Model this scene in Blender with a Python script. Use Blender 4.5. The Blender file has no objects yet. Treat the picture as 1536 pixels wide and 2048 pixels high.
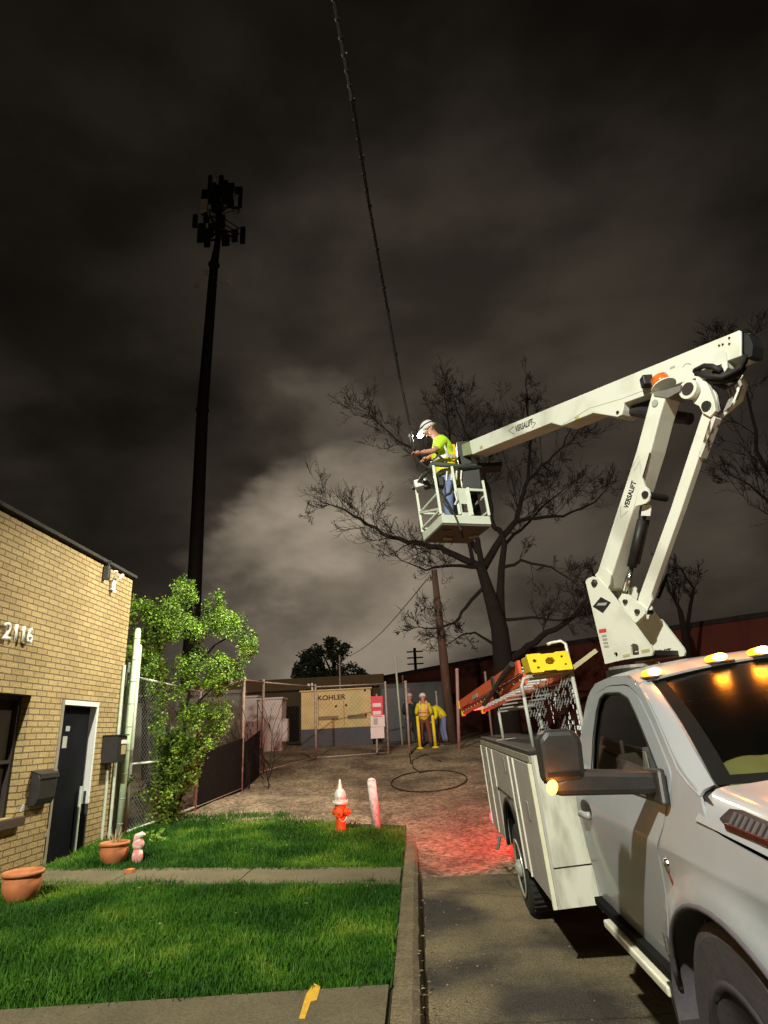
import bpy, bmesh, math, random
import numpy as np
from mathutils import Vector, Matrix, noise
from mathutils.geometry import tessellate_polygon
random.seed(7); np.random.seed(7)
R = math.radians
scene = bpy.context.scene
COL = scene.collection

# ------------------------------------------------------------------ camera
F = 1230.0; CX, CY = 768.0, 1024.0; H = 1.70          # focal length and centre in photo pixels, eye height
def kvec(px, py): return Vector(((px-CX)/F, -(py-CY)/F, -1.0))
Zc = kvec(592, -2420).normalized()
Yc = kvec(832, 1462); Yc = (Yc - Zc*Yc.dot(Zc)).normalized()
Xc = Yc.cross(Zc)
RW = Matrix((Xc, Yc, Zc))                              # camera -> world rotation
CAM = Vector((0, 0, H))
cam_data = bpy.data.cameras.new("camera"); cam = bpy.data.objects.new("camera", cam_data); COL.objects.link(cam)
cam.matrix_world = Matrix.Translation(CAM) @ RW.to_4x4()
cam_data.sensor_fit = 'VERTICAL'; cam_data.sensor_height = 36; cam_data.lens = 36*F/2048
cam_data.clip_start = 0.05; cam_data.clip_end = 2000
scene.camera = cam
scene.render.resolution_x = 768; scene.render.resolution_y = 1024

# ------------------------------------------------------------------ night sky
world = bpy.data.worlds.new("World"); scene.world = world; world.use_nodes = True
nt = world.node_tree; nt.nodes.clear()
def N(t, **kw):
    n = nt.nodes.new(t)
    for k, v in kw.items(): setattr(n, k, v)
    return n
SKY_SPOTS = (((590, 1070), 6.5, .125), ((690, 1010), 6, .080), ((515, 1110), 5.5, .060), ((640, 840), 5, .030), ((560, 950), 5, .018), ((800, 1225), 10, .085), ((700, 1300), 9, .050),
             ((1000, 820), 26, .014), ((1400, 1150), 18, .016), ((655, 1170), 5.5, -.060), ((380, 820), 15, -.006), ((300, 1010), 11, -.009), ((900, 1000), 7, -.012))
def sky():
    L = nt.links.new
    tc = N('ShaderNodeTexCoord'); out = N('ShaderNodeOutputWorld'); bg = N('ShaderNodeBackground')
    def noise_(scale, detail, off, rough=.55):
        mp = N('ShaderNodeMapping'); mp.inputs['Location'].default_value = off; mp.inputs['Scale'].default_value = (1, 1, 1.9); L(tc.outputs['Generated'], mp.inputs[0])
        n = N('ShaderNodeTexNoise'); n.inputs['Scale'].default_value = scale; n.inputs['Detail'].default_value = detail; n.inputs['Roughness'].default_value = rough; L(mp.outputs[0], n.inputs['Vector']); return n
    nd = noise_(3.2, 5, (2, 1, 4)); sb = N('ShaderNodeVectorMath', operation='SUBTRACT'); L(nd.outputs['Color'], sb.inputs[0]); sb.inputs[1].default_value = (.5, .5, .5)
    sc = N('ShaderNodeVectorMath', operation='SCALE'); L(sb.outputs[0], sc.inputs[0]); sc.inputs['Scale'].default_value = .42
    ad = N('ShaderNodeVectorMath', operation='ADD'); L(tc.outputs['Generated'], ad.inputs[0]); L(sc.outputs[0], ad.inputs[1])
    nm = N('ShaderNodeVectorMath', operation='NORMALIZE'); L(ad.outputs[0], nm.inputs[0])
    def dot(src, v):
        d = N('ShaderNodeVectorMath', operation='DOT_PRODUCT'); L(src, d.inputs[0]); d.inputs[1].default_value = Vector(v).normalized(); return d.outputs['Value']
    r2 = N('ShaderNodeValToRGB'); L(dot(tc.outputs['Generated'], RW @ kvec(720, 1260)), r2.inputs[0])
    e = r2.color_ramp.elements; e[0].position = 0.40; e[0].color = (.0040,)*3+(1,); e[1].position = 1.0; e[1].color = (.072,)*3+(1,)
    for q, v in ((.60, .0062), (.766, .0118), (.906, .0235), (.966, .044)): m = e.new(q); m.color = (v, v, v, 1)
    tot = r2.outputs[0]
    for (px, rr, amp) in SKY_SPOTS:
        mr = N('ShaderNodeMapRange'); mr.interpolation_type = 'SMOOTHSTEP'; L(dot(nm.outputs[0], RW @ kvec(*px)), mr.inputs[0])
        mr.inputs[1].default_value = math.cos(R(rr*1.25)); mr.inputs[2].default_value = 1.0; mr.inputs[3].default_value = 0; mr.inputs[4].default_value = amp
        a = N('ShaderNodeMath', operation='ADD'); L(tot, a.inputs[0]); L(mr.outputs[0], a.inputs[1]); tot = a.outputs[0]
    mx0 = N('ShaderNodeMath', operation='MAXIMUM'); L(tot, mx0.inputs[0]); mx0.inputs[1].default_value = .005
    n1 = noise_(3.6, 7, (5.1, .3, 2.2), .52); r1 = N('ShaderNodeMapRange'); r1.interpolation_type = 'SMOOTHSTEP'; L(n1.outputs['Fac'], r1.inputs[0])
    for k, v in enumerate((.34, .66, .62, 1.30)): r1.inputs[k+1].default_value = v
    mu = N('ShaderNodeMath', operation='MULTIPLY'); L(mx0.outputs[0], mu.inputs[0]); L(r1.outputs[0], mu.inputs[1])
    cl = N('ShaderNodeValToRGB'); L(mu.outputs[0], cl.inputs[0])                 # brown grey when dim, warmer pale where the town lights the cloud
    e = cl.color_ramp.elements; e[0].position = 0; e[0].color = (0, 0, 0, 1); e[1].position = .30; e[1].color = (.345, .283, .212, 1)
    m = e.new(.02); m.color = (.0235, .0188, .0140, 1)
    L(cl.outputs[0], bg.inputs[0]); bg.inputs[1].default_value = 1.0
    L(bg.outputs[0], out.inputs[0])
sky()

# ------------------------------------------------------------------ lamps (street lamp behind the camera, head torch, marker lamps, added lot fill)
def lamp(name, kind, loc, energy, color, size=0.1, target=None, spot=None, blend=0.5):
    d = bpy.data.lights.new(name, kind); d.energy = energy; d.color = color
    d.shadow_soft_size = size
    o = bpy.data.objects.new(name, d); COL.objects.link(o); o.location = loc
    if target is not None:
        o.rotation_euler = (Vector(target)-Vector(loc)).to_track_quat('-Z', 'Y').to_euler()
    if spot: d.spot_size = R(spot); d.spot_blend = blend
    return o
lamp("street_light", 'SPOT', (-3.6, -5.2, 9.6), 11500, (1.0, 0.985, 0.84), 0.16, (0.6, 7, 2), 105, 0.6)
lamp("yard_light", 'SPOT', (-0.6, 10.2, 6.9), 3300, (1.0, 0.95, 0.72), 0.15, (-4.8, 10.6, 1.6), 100, 1.0)
lamp("lot_fill", 'POINT', (-1.0, 15.5, 8.5), 1250, (1.0, 0.84, 0.62), 0.3)  # added fill that brightens the lot and generator, no lamp stands here

scene.view_settings.view_transform = 'Standard'; scene.view_settings.look = 'None'
scene.view_settings.exposure = 0.0; scene.view_settings.gamma = 1

# ------------------------------------------------------------------ helpers
def ray(px, py): return RW @ kvec(px, py)
def atz(px, py, z=0.0):
    d = ray(px, py); return CAM + d*((z-H)/d.z)
def atx(px, py, x):
    d = ray(px, py); return CAM + d*(x/d.x)
def aty(px, py, y):
    d = ray(px, py); return CAM + d*(y/d.y)

# truck frame: leans with the road camber
a_, b_ = R(4), R(1)
_Ry = Matrix(((math.cos(a_), 0, -math.sin(a_)), (0, 1, 0), (math.sin(a_), 0, math.cos(a_))))
_Rx = Matrix(((1, 0, 0), (0, math.cos(b_), -math.sin(b_)), (0, math.sin(b_), math.cos(b_))))
MT = Matrix.Translation((1.0, 5.6, 0)) @ (_Rx @ _Ry).to_4x4()
MTI = MT.inverted()
def tl(px, py, ax, val):                     # photo pixel -> truck-local point on a local plane
    c = MTI @ CAM; d = MTI.to_3x3() @ ray(px, py); t = (val-c[ax])/d[ax]; return c + d*t

WM = {}
def props(o, label=None, cat=None, group=None, kind=None):
    if label: o['label'] = label
    if cat: o['category'] = cat
    if group: o['group'] = group
    if kind: o['kind'] = kind
def thing(name, loc, label, cat, group=None, mat=None):
    o = bpy.data.objects.new(name, None); COL.objects.link(o); o.empty_display_size = 0.2
    m = mat if mat is not None else Matrix.Translation(loc)
    o.matrix_world = m; WM[o] = m.copy(); props(o, label, cat, group); return o

class MB:
    def __init__(s, T=None): s.v = []; s.f = []; s.m = []; s.T = T
    def add(s, vs, fs, mi=0):
        b = len(s.v)
        for p in vs:
            p = Vector(p); s.v.append(s.T @ p if s.T is not None else p)
        for f in fs: s.f.append([b+i for i in f]); s.m.append(mi)
    def box(s, a, b, mi=0, X=None):
        x0, y0, z0 = a; x1, y1, z1 = b
        vs = [(x0,y0,z0),(x1,y0,z0),(x1,y1,z0),(x0,y1,z0),(x0,y0,z1),(x1,y0,z1),(x1,y1,z1),(x0,y1,z1)]
        if X is not None: vs = [X @ Vector(p) for p in vs]
        s.add(vs, [(0,3,2,1),(4,5,6,7),(0,1,5,4),(1,2,6,5),(2,3,7,6),(3,0,4,7)], mi)
    def prism(s, poly, vec, mi=0):
        n = len(poly); vec = Vector(vec); P = [Vector(p) for p in poly]
        nrm = Vector((0,0,0))
        for i in range(n): nrm += P[i].cross(P[(i+1) % n])
        if nrm.dot(vec) > 0: P.reverse()
        s.add(P + [p+vec for p in P], [list(range(n)), list(range(2*n-1, n-1, -1))] + [(i, i+n, (i+1) % n + n, (i+1) % n) for i in range(n)], mi)
    def tube(s, pts, r, n=8, mi=0, cap=True):
        pts = [Vector(p) for p in pts]; k = len(pts)
        rs = r if isinstance(r, (list, tuple)) else [r]*k
        up = None; rings = []
        for i, p in enumerate(pts):
            t = (pts[min(i+1, k-1)] - pts[max(i-1, 0)])
            if t.length < 1e-9: t = Vector((0,0,1))
            t.normalize()
            if up is None: up = t.orthogonal().normalized()
            else:
                up = up - t*up.dot(t)
                up = up.normalized() if up.length > 1e-6 else t.orthogonal().normalized()
            w = t.cross(up); rings.append([p + (up*math.cos(2*math.pi*j/n) + w*math.sin(2*math.pi*j/n))*rs[i] for j in range(n)])
        vs = [q for g in rings for q in g]; fs = []
        for i in range(k-1):
            for j in range(n):
                j2 = (j+1) % n; fs.append((i*n+j, i*n+j2, (i+1)*n+j2, (i+1)*n+j))
        if cap: fs += [tuple(range(n-1, -1, -1)), tuple((k-1)*n+j for j in range(n))]
        s.add(vs, fs, mi)
    def bar(s, a, b, w, h, mi=0, up=(0,0,1)):
        a = Vector(a); b = Vector(b); t = (b-a).normalized(); u = Vector(up); u = (u - t*u.dot(t))
        u = u.normalized() if u.length > 1e-4 else t.orthogonal().normalized()
        x = t.cross(u)
        q = [x*(-w/2)+u*(-h/2), x*(w/2)+u*(-h/2), x*(w/2)+u*(h/2), x*(-w/2)+u*(h/2)]
        s.add([a+k for k in q]+[b+k for k in q], [(3,2,1,0),(4,5,6,7),(0,1,5,4),(1,2,6,5),(2,3,7,6),(3,0,4,7)], mi)
    def lathe(s, prof, c, axis=(0,0,1), n=24, mi=0):
        c = Vector(c); ax = Vector(axis).normalized(); u = ax.orthogonal().normalized(); w = ax.cross(u)
        vs = []; fs = []
        for (r, h) in prof:
            for j in range(n):
                t = 2*math.pi*j/n; vs.append(c + ax*h + (u*math.cos(t)+w*math.sin(t))*max(r, 1e-4))
        for i in range(len(prof)-1):
            for j in range(n):
                j2 = (j+1) % n; fs.append((i*n+j, i*n+j2, (i+1)*n+j2, (i+1)*n+j))
        fs.append(tuple(range(n-1, -1, -1))); fs.append(tuple((len(prof)-1)*n+j for j in range(n)))
        s.add(vs, fs, mi)
    def blob(s, c, r, n=12, m=8, X=None, mi=0):
        c = Vector(c); r = r if isinstance(r, (tuple, list)) else (r, r, r); vs = []; fs = []
        for i in range(m+1):
            ph = math.pi*i/m
            for j in range(n):
                t = 2*math.pi*j/n; q = Vector((r[0]*max(math.sin(ph), .01)*math.cos(t), r[1]*max(math.sin(ph), .01)*math.sin(t), r[2]*math.cos(ph)))
                vs.append(c + (X @ q if X is not None else q))
        for i in range(m):
            for j in range(n):
                j2 = (j+1) % n; fs.append((i*n+j, (i+1)*n+j, (i+1)*n+j2, i*n+j2))
        s.add(vs, fs, mi)
    def grid(s, P, mi=0, flip=False):
        r = len(P); c = len(P[0]); vs = [q for g in P for q in g]; fs = []
        for i in range(r-1):
            for j in range(c-1):
                f = (i*c+j, i*c+j+1, (i+1)*c+j+1, (i+1)*c+j); fs.append(f[::-1] if flip else f)
        s.add(vs, fs, mi)
    def build(s, name, mats, parent=None, smooth=False, bevel=0, solid=0, sub=0, label=None, weld=False):
        me = bpy.data.meshes.new(name)
        inv = WM[parent].inverted() if parent is not None else None
        me.from_pydata([tuple(inv @ p) if inv is not None else tuple(p) for p in s.v], [], s.f)
        mats = mats if isinstance(mats, (list, tuple)) else [mats]
        for m in mats: me.materials.append(m)
        if len(mats) > 1: me.polygons.foreach_set('material_index', s.m)
        if smooth: me.polygons.foreach_set('use_smooth', [True]*len(me.polygons))
        me.update(); o = bpy.data.objects.new(name, me); COL.objects.link(o)
        if parent is not None: o.parent = parent; WM[o] = WM[parent].copy()
        else: WM[o] = Matrix.Identity(4)
        if weld:
            w = o.modifiers.new('w', 'WELD'); w.merge_threshold = 0.0005
        if solid:
            w = o.modifiers.new('s', 'SOLIDIFY'); w.thickness = solid; w.offset = 0
            if smooth: w = o.modifiers.new('e', 'EDGE_SPLIT'); w.split_angle = R(38)
        if bevel:
            w = o.modifiers.new('b', 'BEVEL'); w.width = bevel; w.segments = 2; w.limit_method = 'ANGLE'; w.angle_limit = R(35)
            w.harden_normals = False
        if sub:
            w = o.modifiers.new('u', 'SUBSURF'); w.levels = sub; w.render_levels = sub
        if label: o['label'] = label
        return o

# ------------------------------------------------------------------ materials
def mat(name, col, rough=0.6, metal=0.0, var=0.12, scale=6.0, bump=0.0, bscale=40.0, col2=None, mixlo=0.45, mixhi=0.6, coat=0.0, spec=None, det=4, stretch=None):
    m = bpy.data.materials.new(name); m.use_nodes = True; t = m.node_tree; t.nodes.clear(); L = t.links.new
    def n(k, **kw):
        q = t.nodes.new(k)
        for a, b in kw.items(): setattr(q, a, b)
        return q
    out = n('ShaderNodeOutputMaterial'); p = n('ShaderNodeBsdfPrincipled'); L(p.outputs[0], out.inputs[0])
    p.inputs['Roughness'].default_value = rough; p.inputs['Metallic'].default_value = metal
    if coat: p.inputs['Coat Weight'].default_value = coat; p.inputs['Coat Roughness'].default_value = 0.08
    if spec is not None: p.inputs['Specular IOR Level'].default_value = spec
    tc = n('ShaderNodeTexCoord'); vec = tc.outputs['Object']
    if stretch:
        mp = n('ShaderNodeMapping'); mp.inputs['Scale'].default_value = stretch; L(vec, mp.inputs[0]); vec = mp.outputs[0]
    nz = n('ShaderNodeTexNoise'); nz.inputs['Scale'].default_value = scale; nz.inputs['Detail'].default_value = det; L(vec, nz.inputs['Vector'])
    rp = n('ShaderNodeValToRGB'); L(nz.outputs['Fac'], rp.inputs[0])
    c = col; lo = tuple(max(0, x*(1-var)) for x in c); hi = tuple(min(1, x*(1+var)) for x in c)
    if col2: lo, hi = c, col2
    rp.color_ramp.elements[0].position = mixlo if col2 else 0.3; rp.color_ramp.elements[0].color = (*lo, 1)
    rp.color_ramp.elements[1].position = mixhi if col2 else 0.7; rp.color_ramp.elements[1].color = (*hi, 1)
    L(rp.outputs[0], p.inputs['Base Color'])
    if bump:
        nb = n('ShaderNodeTexNoise'); nb.inputs['Scale'].default_value = bscale; nb.inputs['Detail'].default_value = 3; L(vec, nb.inputs['Vector'])
        bp = n('ShaderNodeBump'); bp.inputs['Strength'].default_value = bump; bp.inputs['Distance'].default_value = 0.02
        L(nb.outputs['Fac'], bp.inputs['Height']); L(bp.outputs[0], p.inputs['Normal'])
    return m
def emis(name, col, strength):
    m = bpy.data.materials.new(name); m.use_nodes = True; t = m.node_tree; p = t.nodes['Principled BSDF']
    p.inputs['Base Color'].default_value = (*col, 1); p.inputs['Emission Color'].default_value = (*col, 1); p.inputs['Emission Strength'].default_value = strength
    return m
def glassmat(name, tint=(0.10, 0.10, 0.09), rough=0.03):
    m = bpy.data.materials.new(name); m.use_nodes = True; t = m.node_tree; t.nodes.clear(); L = t.links.new
    o = t.nodes.new('ShaderNodeOutputMaterial'); mx = t.nodes.new('ShaderNodeMixShader'); tr = t.nodes.new('ShaderNodeBsdfTransparent'); gl = t.nodes.new('ShaderNodeBsdfGlossy')
    lw = t.nodes.new('ShaderNodeLayerWeight'); lw.inputs[0].default_value = .5; pw = t.nodes.new('ShaderNodeMath'); pw.operation = 'POWER'; L(lw.outputs['Facing'], pw.inputs[0]); pw.inputs[1].default_value = 4
    fr = t.nodes.new('ShaderNodeMath'); fr.operation = 'MULTIPLY_ADD'; L(pw.outputs[0], fr.inputs[0]); fr.inputs[1].default_value = .75; fr.inputs[2].default_value = .05
    tr.inputs[0].default_value = (*tint, 1); gl.inputs['Roughness'].default_value = rough
    L(fr.outputs[0], mx.inputs[0]); L(tr.outputs[0], mx.inputs[1]); L(gl.outputs[0], mx.inputs[2]); L(mx.outputs[0], o.inputs[0])
    return m

M_WHITE = mat('boom_white', (0.72, 0.74, 0.64), 0.45, var=0.0, col2=(0.52, 0.52, 0.43), mixlo=.5, mixhi=.8, det=8, scale=2.4, bump=0.03, coat=0.2, stretch=(1, 1, 1))
M_CAB = mat('cab_white', (0.305, 0.325, 0.345), 0.42, var=0.04, scale=2.5, coat=0.5)
M_BODY = mat('service_body_paint', (0.62, 0.62, 0.52), 0.55, var=0.0, scale=9, col2=(0.36, 0.35, 0.27), mixlo=0.46, mixhi=0.70, bump=0.05, det=12, stretch=(1, 1, 0.3))
M_DOORP = mat('compartment_door_paint', (0.40, 0.37, 0.34), 0.6, var=0.08, scale=7, bump=0.05)
M_BLACK = mat('black_plastic', (0.020, 0.019, 0.018), 0.5, var=0.2, scale=12, bump=0.06, bscale=90)
M_RUB = mat('tyre_rubber', (0.022, 0.021, 0.02), 0.85, var=0.3, scale=20, bump=0.2)
M_DARK = mat('dark_cavity', (0.012, 0.011, 0.010), 0.9, spec=.05)
M_FLARE = mat('wheel_well_liner', (0.085, 0.075, 0.088), 0.8, var=0.2, scale=8, bump=0.1)
M_GREY = mat('grey_metal', (0.33, 0.33, 0.31), 0.45, 0.4, var=0.15, scale=9)
M_CHROME = mat('chrome', (0.75, 0.75, 0.75), 0.15, 1.0, var=0.03)
M_RUST = mat('chipped_paint', (0.62, 0.62, 0.54), 0.6, col2=(0.10, 0.055, 0.03), scale=14, mixlo=0.52, mixhi=0.60, stretch=(1, 1, 0.35))
M_GLASS = glassmat('window_glass', (.62, .60, .55))
M_WIND = glassmat('windscreen_glass', (0.62, 0.58, 0.50), 0.26)
M_SEAT = mat('seat_fabric', (0.07, 0.065, 0.06), 0.9, var=0.2)
M_AMBER = emis('amber_lamp_lit', (1.0, 0.26, 0.012), 4.5)
M_AMBERC = emis('amber_lamp_core', (1.0, 0.66, 0.22), 9)
M_AMBOFF = mat('amber_lens', (0.75, 0.16, 0.02), 0.25, var=0.25, scale=30, coat=0.6)
M_REDL = emis('red_lamp_lit', (1.0, 0.02, 0.03), 9)
M_REDLENS = mat('red_lens', (0.07, 0.008, 0.008), 0.25, var=0.3, scale=60)
M_INK = mat('black_lettering', (0.015, 0.014, 0.014), 0.6)
M_GREYINK = mat('grey_lettering', (0.36, 0.37, 0.34), 0.6)
M_REDINK = mat('red_sticker', (0.55, 0.05, 0.05), 0.6)
M_YEL = mat('yellow_plastic', (0.85, 0.68, 0.02), 0.5, var=0.08, scale=8)
M_ORNG = mat('orange_fibreglass', (0.72, 0.115, 0.035), 0.55, var=0.12, scale=5)
M_HYD = mat('hydrant_orange', (0.80, 0.10, 0.015), 0.4, var=0.12, scale=18, bump=0.08, coat=0.3)
M_SILV = mat('hydrant_silver', (0.72, 0.70, 0.64), 0.4, 0.3, var=0.1, scale=20)
M_BOLL = mat('bollard_paint', (0.62, 0.55, 0.55), 0.7, col2=(0.42, 0.36, 0.35), scale=14, bump=0.15)
M_TERRA = mat('terracotta', (0.50, 0.17, 0.06), 0.7, var=0.15, scale=10, bump=0.15, col2=None)
M_GALV = mat('galvanised_pipe', (0.50, 0.56, 0.45), 0.5, 0.15, var=0.12, scale=14)
M_POST = mat('fence_post_metal', (0.36, 0.30, 0.26), 0.6, 0.1, var=0.25, scale=10)
M_MESH = mat('chain_link_wire', (0.34, 0.36, 0.33), 0.5, 0.3, var=0.1)
M_DOOR = mat('black_door_paint', (0.007, 0.0075, 0.010), 0.6, spec=.08, var=0.2, scale=4, bump=0.03)
M_FRAME = mat('white_door_frame', (0.72, 0.72, 0.68), 0.5, var=0.05)
M_LEAFB = mat('bush_leaf', (0.060, 0.115, 0.012), 0.5, col2=(0.20, 0.34, 0.025), scale=3.4, mixlo=0.40, mixhi=0.62)
M_LEAFD = mat('dark_leaf', (0.035, 0.05, 0.02), 0.7, col2=(0.06, 0.075, 0.03), scale=1.5)
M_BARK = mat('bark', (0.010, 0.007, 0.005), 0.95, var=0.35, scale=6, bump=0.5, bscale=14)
M_POLE = mat('weathered_pole_wood', (0.085, 0.05, 0.035), 0.9, var=0.3, scale=4, bump=0.3, stretch=(4, 4, 0.5))
M_TOWER = mat('tower_steel', (0.018, 0.014, 0.012), 0.8, var=0.2)
M_ANT = mat('antenna_panel', (0.022, 0.022, 0.022), 0.7, var=0.3)
M_ANTL = mat('pale_antenna_panel', (0.85, 0.74, 0.52), 0.7, var=0.1)
M_CABLE = mat('cable_sheath', (0.012, 0.011, 0.010), 0.7)
M_CONC = mat('concrete', (0.125, 0.103, 0.058), 0.9, var=0.16, scale=2.5, bump=0.25, bscale=70, det=8)
M_KERB = mat('kerb_concrete', (0.150, 0.118, 0.066), 0.9, var=0.25, scale=5, bump=0.5, bscale=45, det=8)
M_PAINTY = mat('yellow_road_paint', (0.72, 0.42, 0.03), 0.8, var=0.15, scale=25)
M_GEN = mat('cream_enclosure_paint', (0.66, 0.50, 0.22), 0.6, var=0.12, scale=3)
M_GENB = mat('dark_skid_paint', (0.06, 0.06, 0.075), 0.6, var=0.15)
M_CABINET = mat('cabinet_paint', (0.56, 0.50, 0.47), 0.7, col2=(0.26, 0.17, 0.14), scale=2.3, mixlo=0.55, mixhi=0.72, det=6)
M_SIGNR = mat('red_sign', (0.62, 0.03, 0.06), 0.5, var=0.05)
M_SIGNW = mat('white_sign', (0.70, 0.62, 0.62), 0.5, var=0.06)
M_WALLR = mat('red_brown_wall', (0.13, 0.032, 0.020), 0.9, var=0.2, scale=0.5, bump=0.1)
M_WALLG = mat('grey_block_wall', (0.20, 0.19, 0.165), 0.9, var=0.25, scale=1.2, bump=0.2, bscale=8)
M_WALLB = mat('brown_wall', (0.10, 0.070, 0.035), 0.9, var=0.2, scale=0.6)
M_ROOF = mat('dark_roof', (0.03, 0.027, 0.025), 0.95, var=0.3, scale=8, bump=0.4, bscale=10)
M_SKIN = mat('skin', (0.48, 0.22, 0.14), 0.6, var=0.06, scale=30)
M_JEAN = mat('blue_denim', (0.16, 0.21, 0.38), 0.85, var=0.18, scale=25, bump=0.3, bscale=30)
M_BROWNP = mat('brown_work_trousers', (0.16, 0.065, 0.04), 0.9, var=0.2, scale=20)
M_NAVY = mat('navy_work_trousers', (0.05, 0.055, 0.10), 0.9, var=0.2, scale=20)
M_LIME = mat('hi_vis_lime', (0.55, 0.85, 0.03), 0.7, var=0.06, scale=14, bump=0.35, bscale=14)
M_YVEST = mat('hi_vis_yellow', (0.75, 0.72, 0.02), 0.7, var=0.08, scale=14, bump=0.35, bscale=14)
M_VESTD = mat('hi_vis_olive', (0.75, 0.70, 0.03), 0.8, var=0.15, scale=14)
M_REFL = mat('reflective_tape', (0.55, 0.57, 0.50), 0.4, 0.2, var=0.08)
M_REFLO = mat('orange_reflective_tape', (0.85, 0.42, 0.30), 0.5, var=0.08)
M_HAT = mat('white_hard_hat', (0.78, 0.76, 0.76), 0.3, var=0.03, coat=0.4)
M_BOOT = mat('work_boot', (0.05, 0.035, 0.025), 0.8, var=0.2)
M_HEADT = emis('head_torch_lit', (0.85, 0.93, 1.0), 60)
M_PINK = mat('pink_figure_paint', (0.85, 0.32, 0.28), 0.55, col2=(0.85, 0.70, 0.62), scale=16, mixlo=0.48, mixhi=0.55)

def asphalt_mat():
    m = mat('asphalt', (0.040, 0.033, 0.026), 0.85, var=0, scale=0.75, col2=(0.225, 0.180, 0.097), mixlo=0.40, mixhi=0.60, bump=1.0, bscale=60, det=10)
    return m
def cracks(m, sc, wd):
    t = m.node_tree; p = next(n for n in t.nodes if n.type == 'BSDF_PRINCIPLED'); L = t.links.new; src = p.inputs['Base Color'].links[0].from_socket
    tc = t.nodes.new('ShaderNodeTexCoord'); nz = t.nodes.new('ShaderNodeTexNoise'); nz.inputs['Scale'].default_value = 2.5; nz.inputs['Detail'].default_value = 6; L(tc.outputs['Object'], nz.inputs['Vector'])
    mx = t.nodes.new('ShaderNodeMix'); mx.data_type = 'RGBA'; mx.inputs[0].default_value = .22; L(tc.outputs['Object'], mx.inputs[6]); L(nz.outputs['Color'], mx.inputs[7])
    v = t.nodes.new('ShaderNodeTexVoronoi'); v.feature = 'DISTANCE_TO_EDGE'; v.inputs['Scale'].default_value = sc; L(mx.outputs[2], v.inputs['Vector'])
    mr = t.nodes.new('ShaderNodeMapRange'); L(v.outputs['Distance'], mr.inputs[0])
    for k, q in enumerate((0, wd, .35, 1)): mr.inputs[k+1].default_value = q
    s_ = t.nodes.new('ShaderNodeVectorMath'); s_.operation = 'SCALE'; L(src, s_.inputs[0]); L(mr.outputs[0], s_.inputs['Scale']); L(s_.outputs[0], p.inputs['Base Color'])
def gravel_mat():
    m = bpy.data.materials.new('gravel'); m.use_nodes = True; t = m.node_tree; p = t.nodes['Principled BSDF']; L = t.links.new
    p.inputs['Roughness'].default_value = 0.95
    tc = t.nodes.new('ShaderNodeTexCoord'); vo = t.nodes.new('ShaderNodeTexVoronoi'); vo.inputs['Scale'].default_value = 22
    nz = t.nodes.new('ShaderNodeTexNoise'); nz.inputs['Scale'].default_value = 0.9; nz.inputs['Detail'].default_value = 9; nz.inputs['Roughness'].default_value = 0.65
    L(tc.outputs['Object'], vo.inputs['Vector']); L(tc.outputs['Object'], nz.inputs['Vector'])
    r1 = t.nodes.new('ShaderNodeValToRGB'); L(nz.outputs['Fac'], r1.inputs[0])
    r1.color_ramp.elements[0].position = 0.38; r1.color_ramp.elements[0].color = (0.100, 0.073, 0.048, 1)
    r1.color_ramp.elements[1].position = 0.62; r1.color_ramp.elements[1].color = (0.28, 0.212, 0.140, 1)
    mx = t.nodes.new('ShaderNodeMix'); mx.data_type = 'RGBA'; mx.blend_type = 'OVERLAY'; mx.inputs[0].default_value = 0.55
    sp = t.nodes.new('ShaderNodeSeparateColor'); L(vo.outputs['Color'], sp.inputs[0]); cb = t.nodes.new('ShaderNodeCombineColor')
    for i in range(3): L(sp.outputs[0], cb.inputs[i])
    L(r1.outputs[0], mx.inputs[6]); L(cb.outputs[0], mx.inputs[7]); L(mx.outputs[2], p.inputs['Base Color'])
    bp = t.nodes.new('ShaderNodeBump'); bp.inputs['Strength'].default_value = 0.45; bp.inputs['Distance'].default_value = 0.02
    L(vo.outputs['Distance'], bp.inputs['Height']); L(bp.outputs[0], p.inputs['Normal'])
    return m
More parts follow.
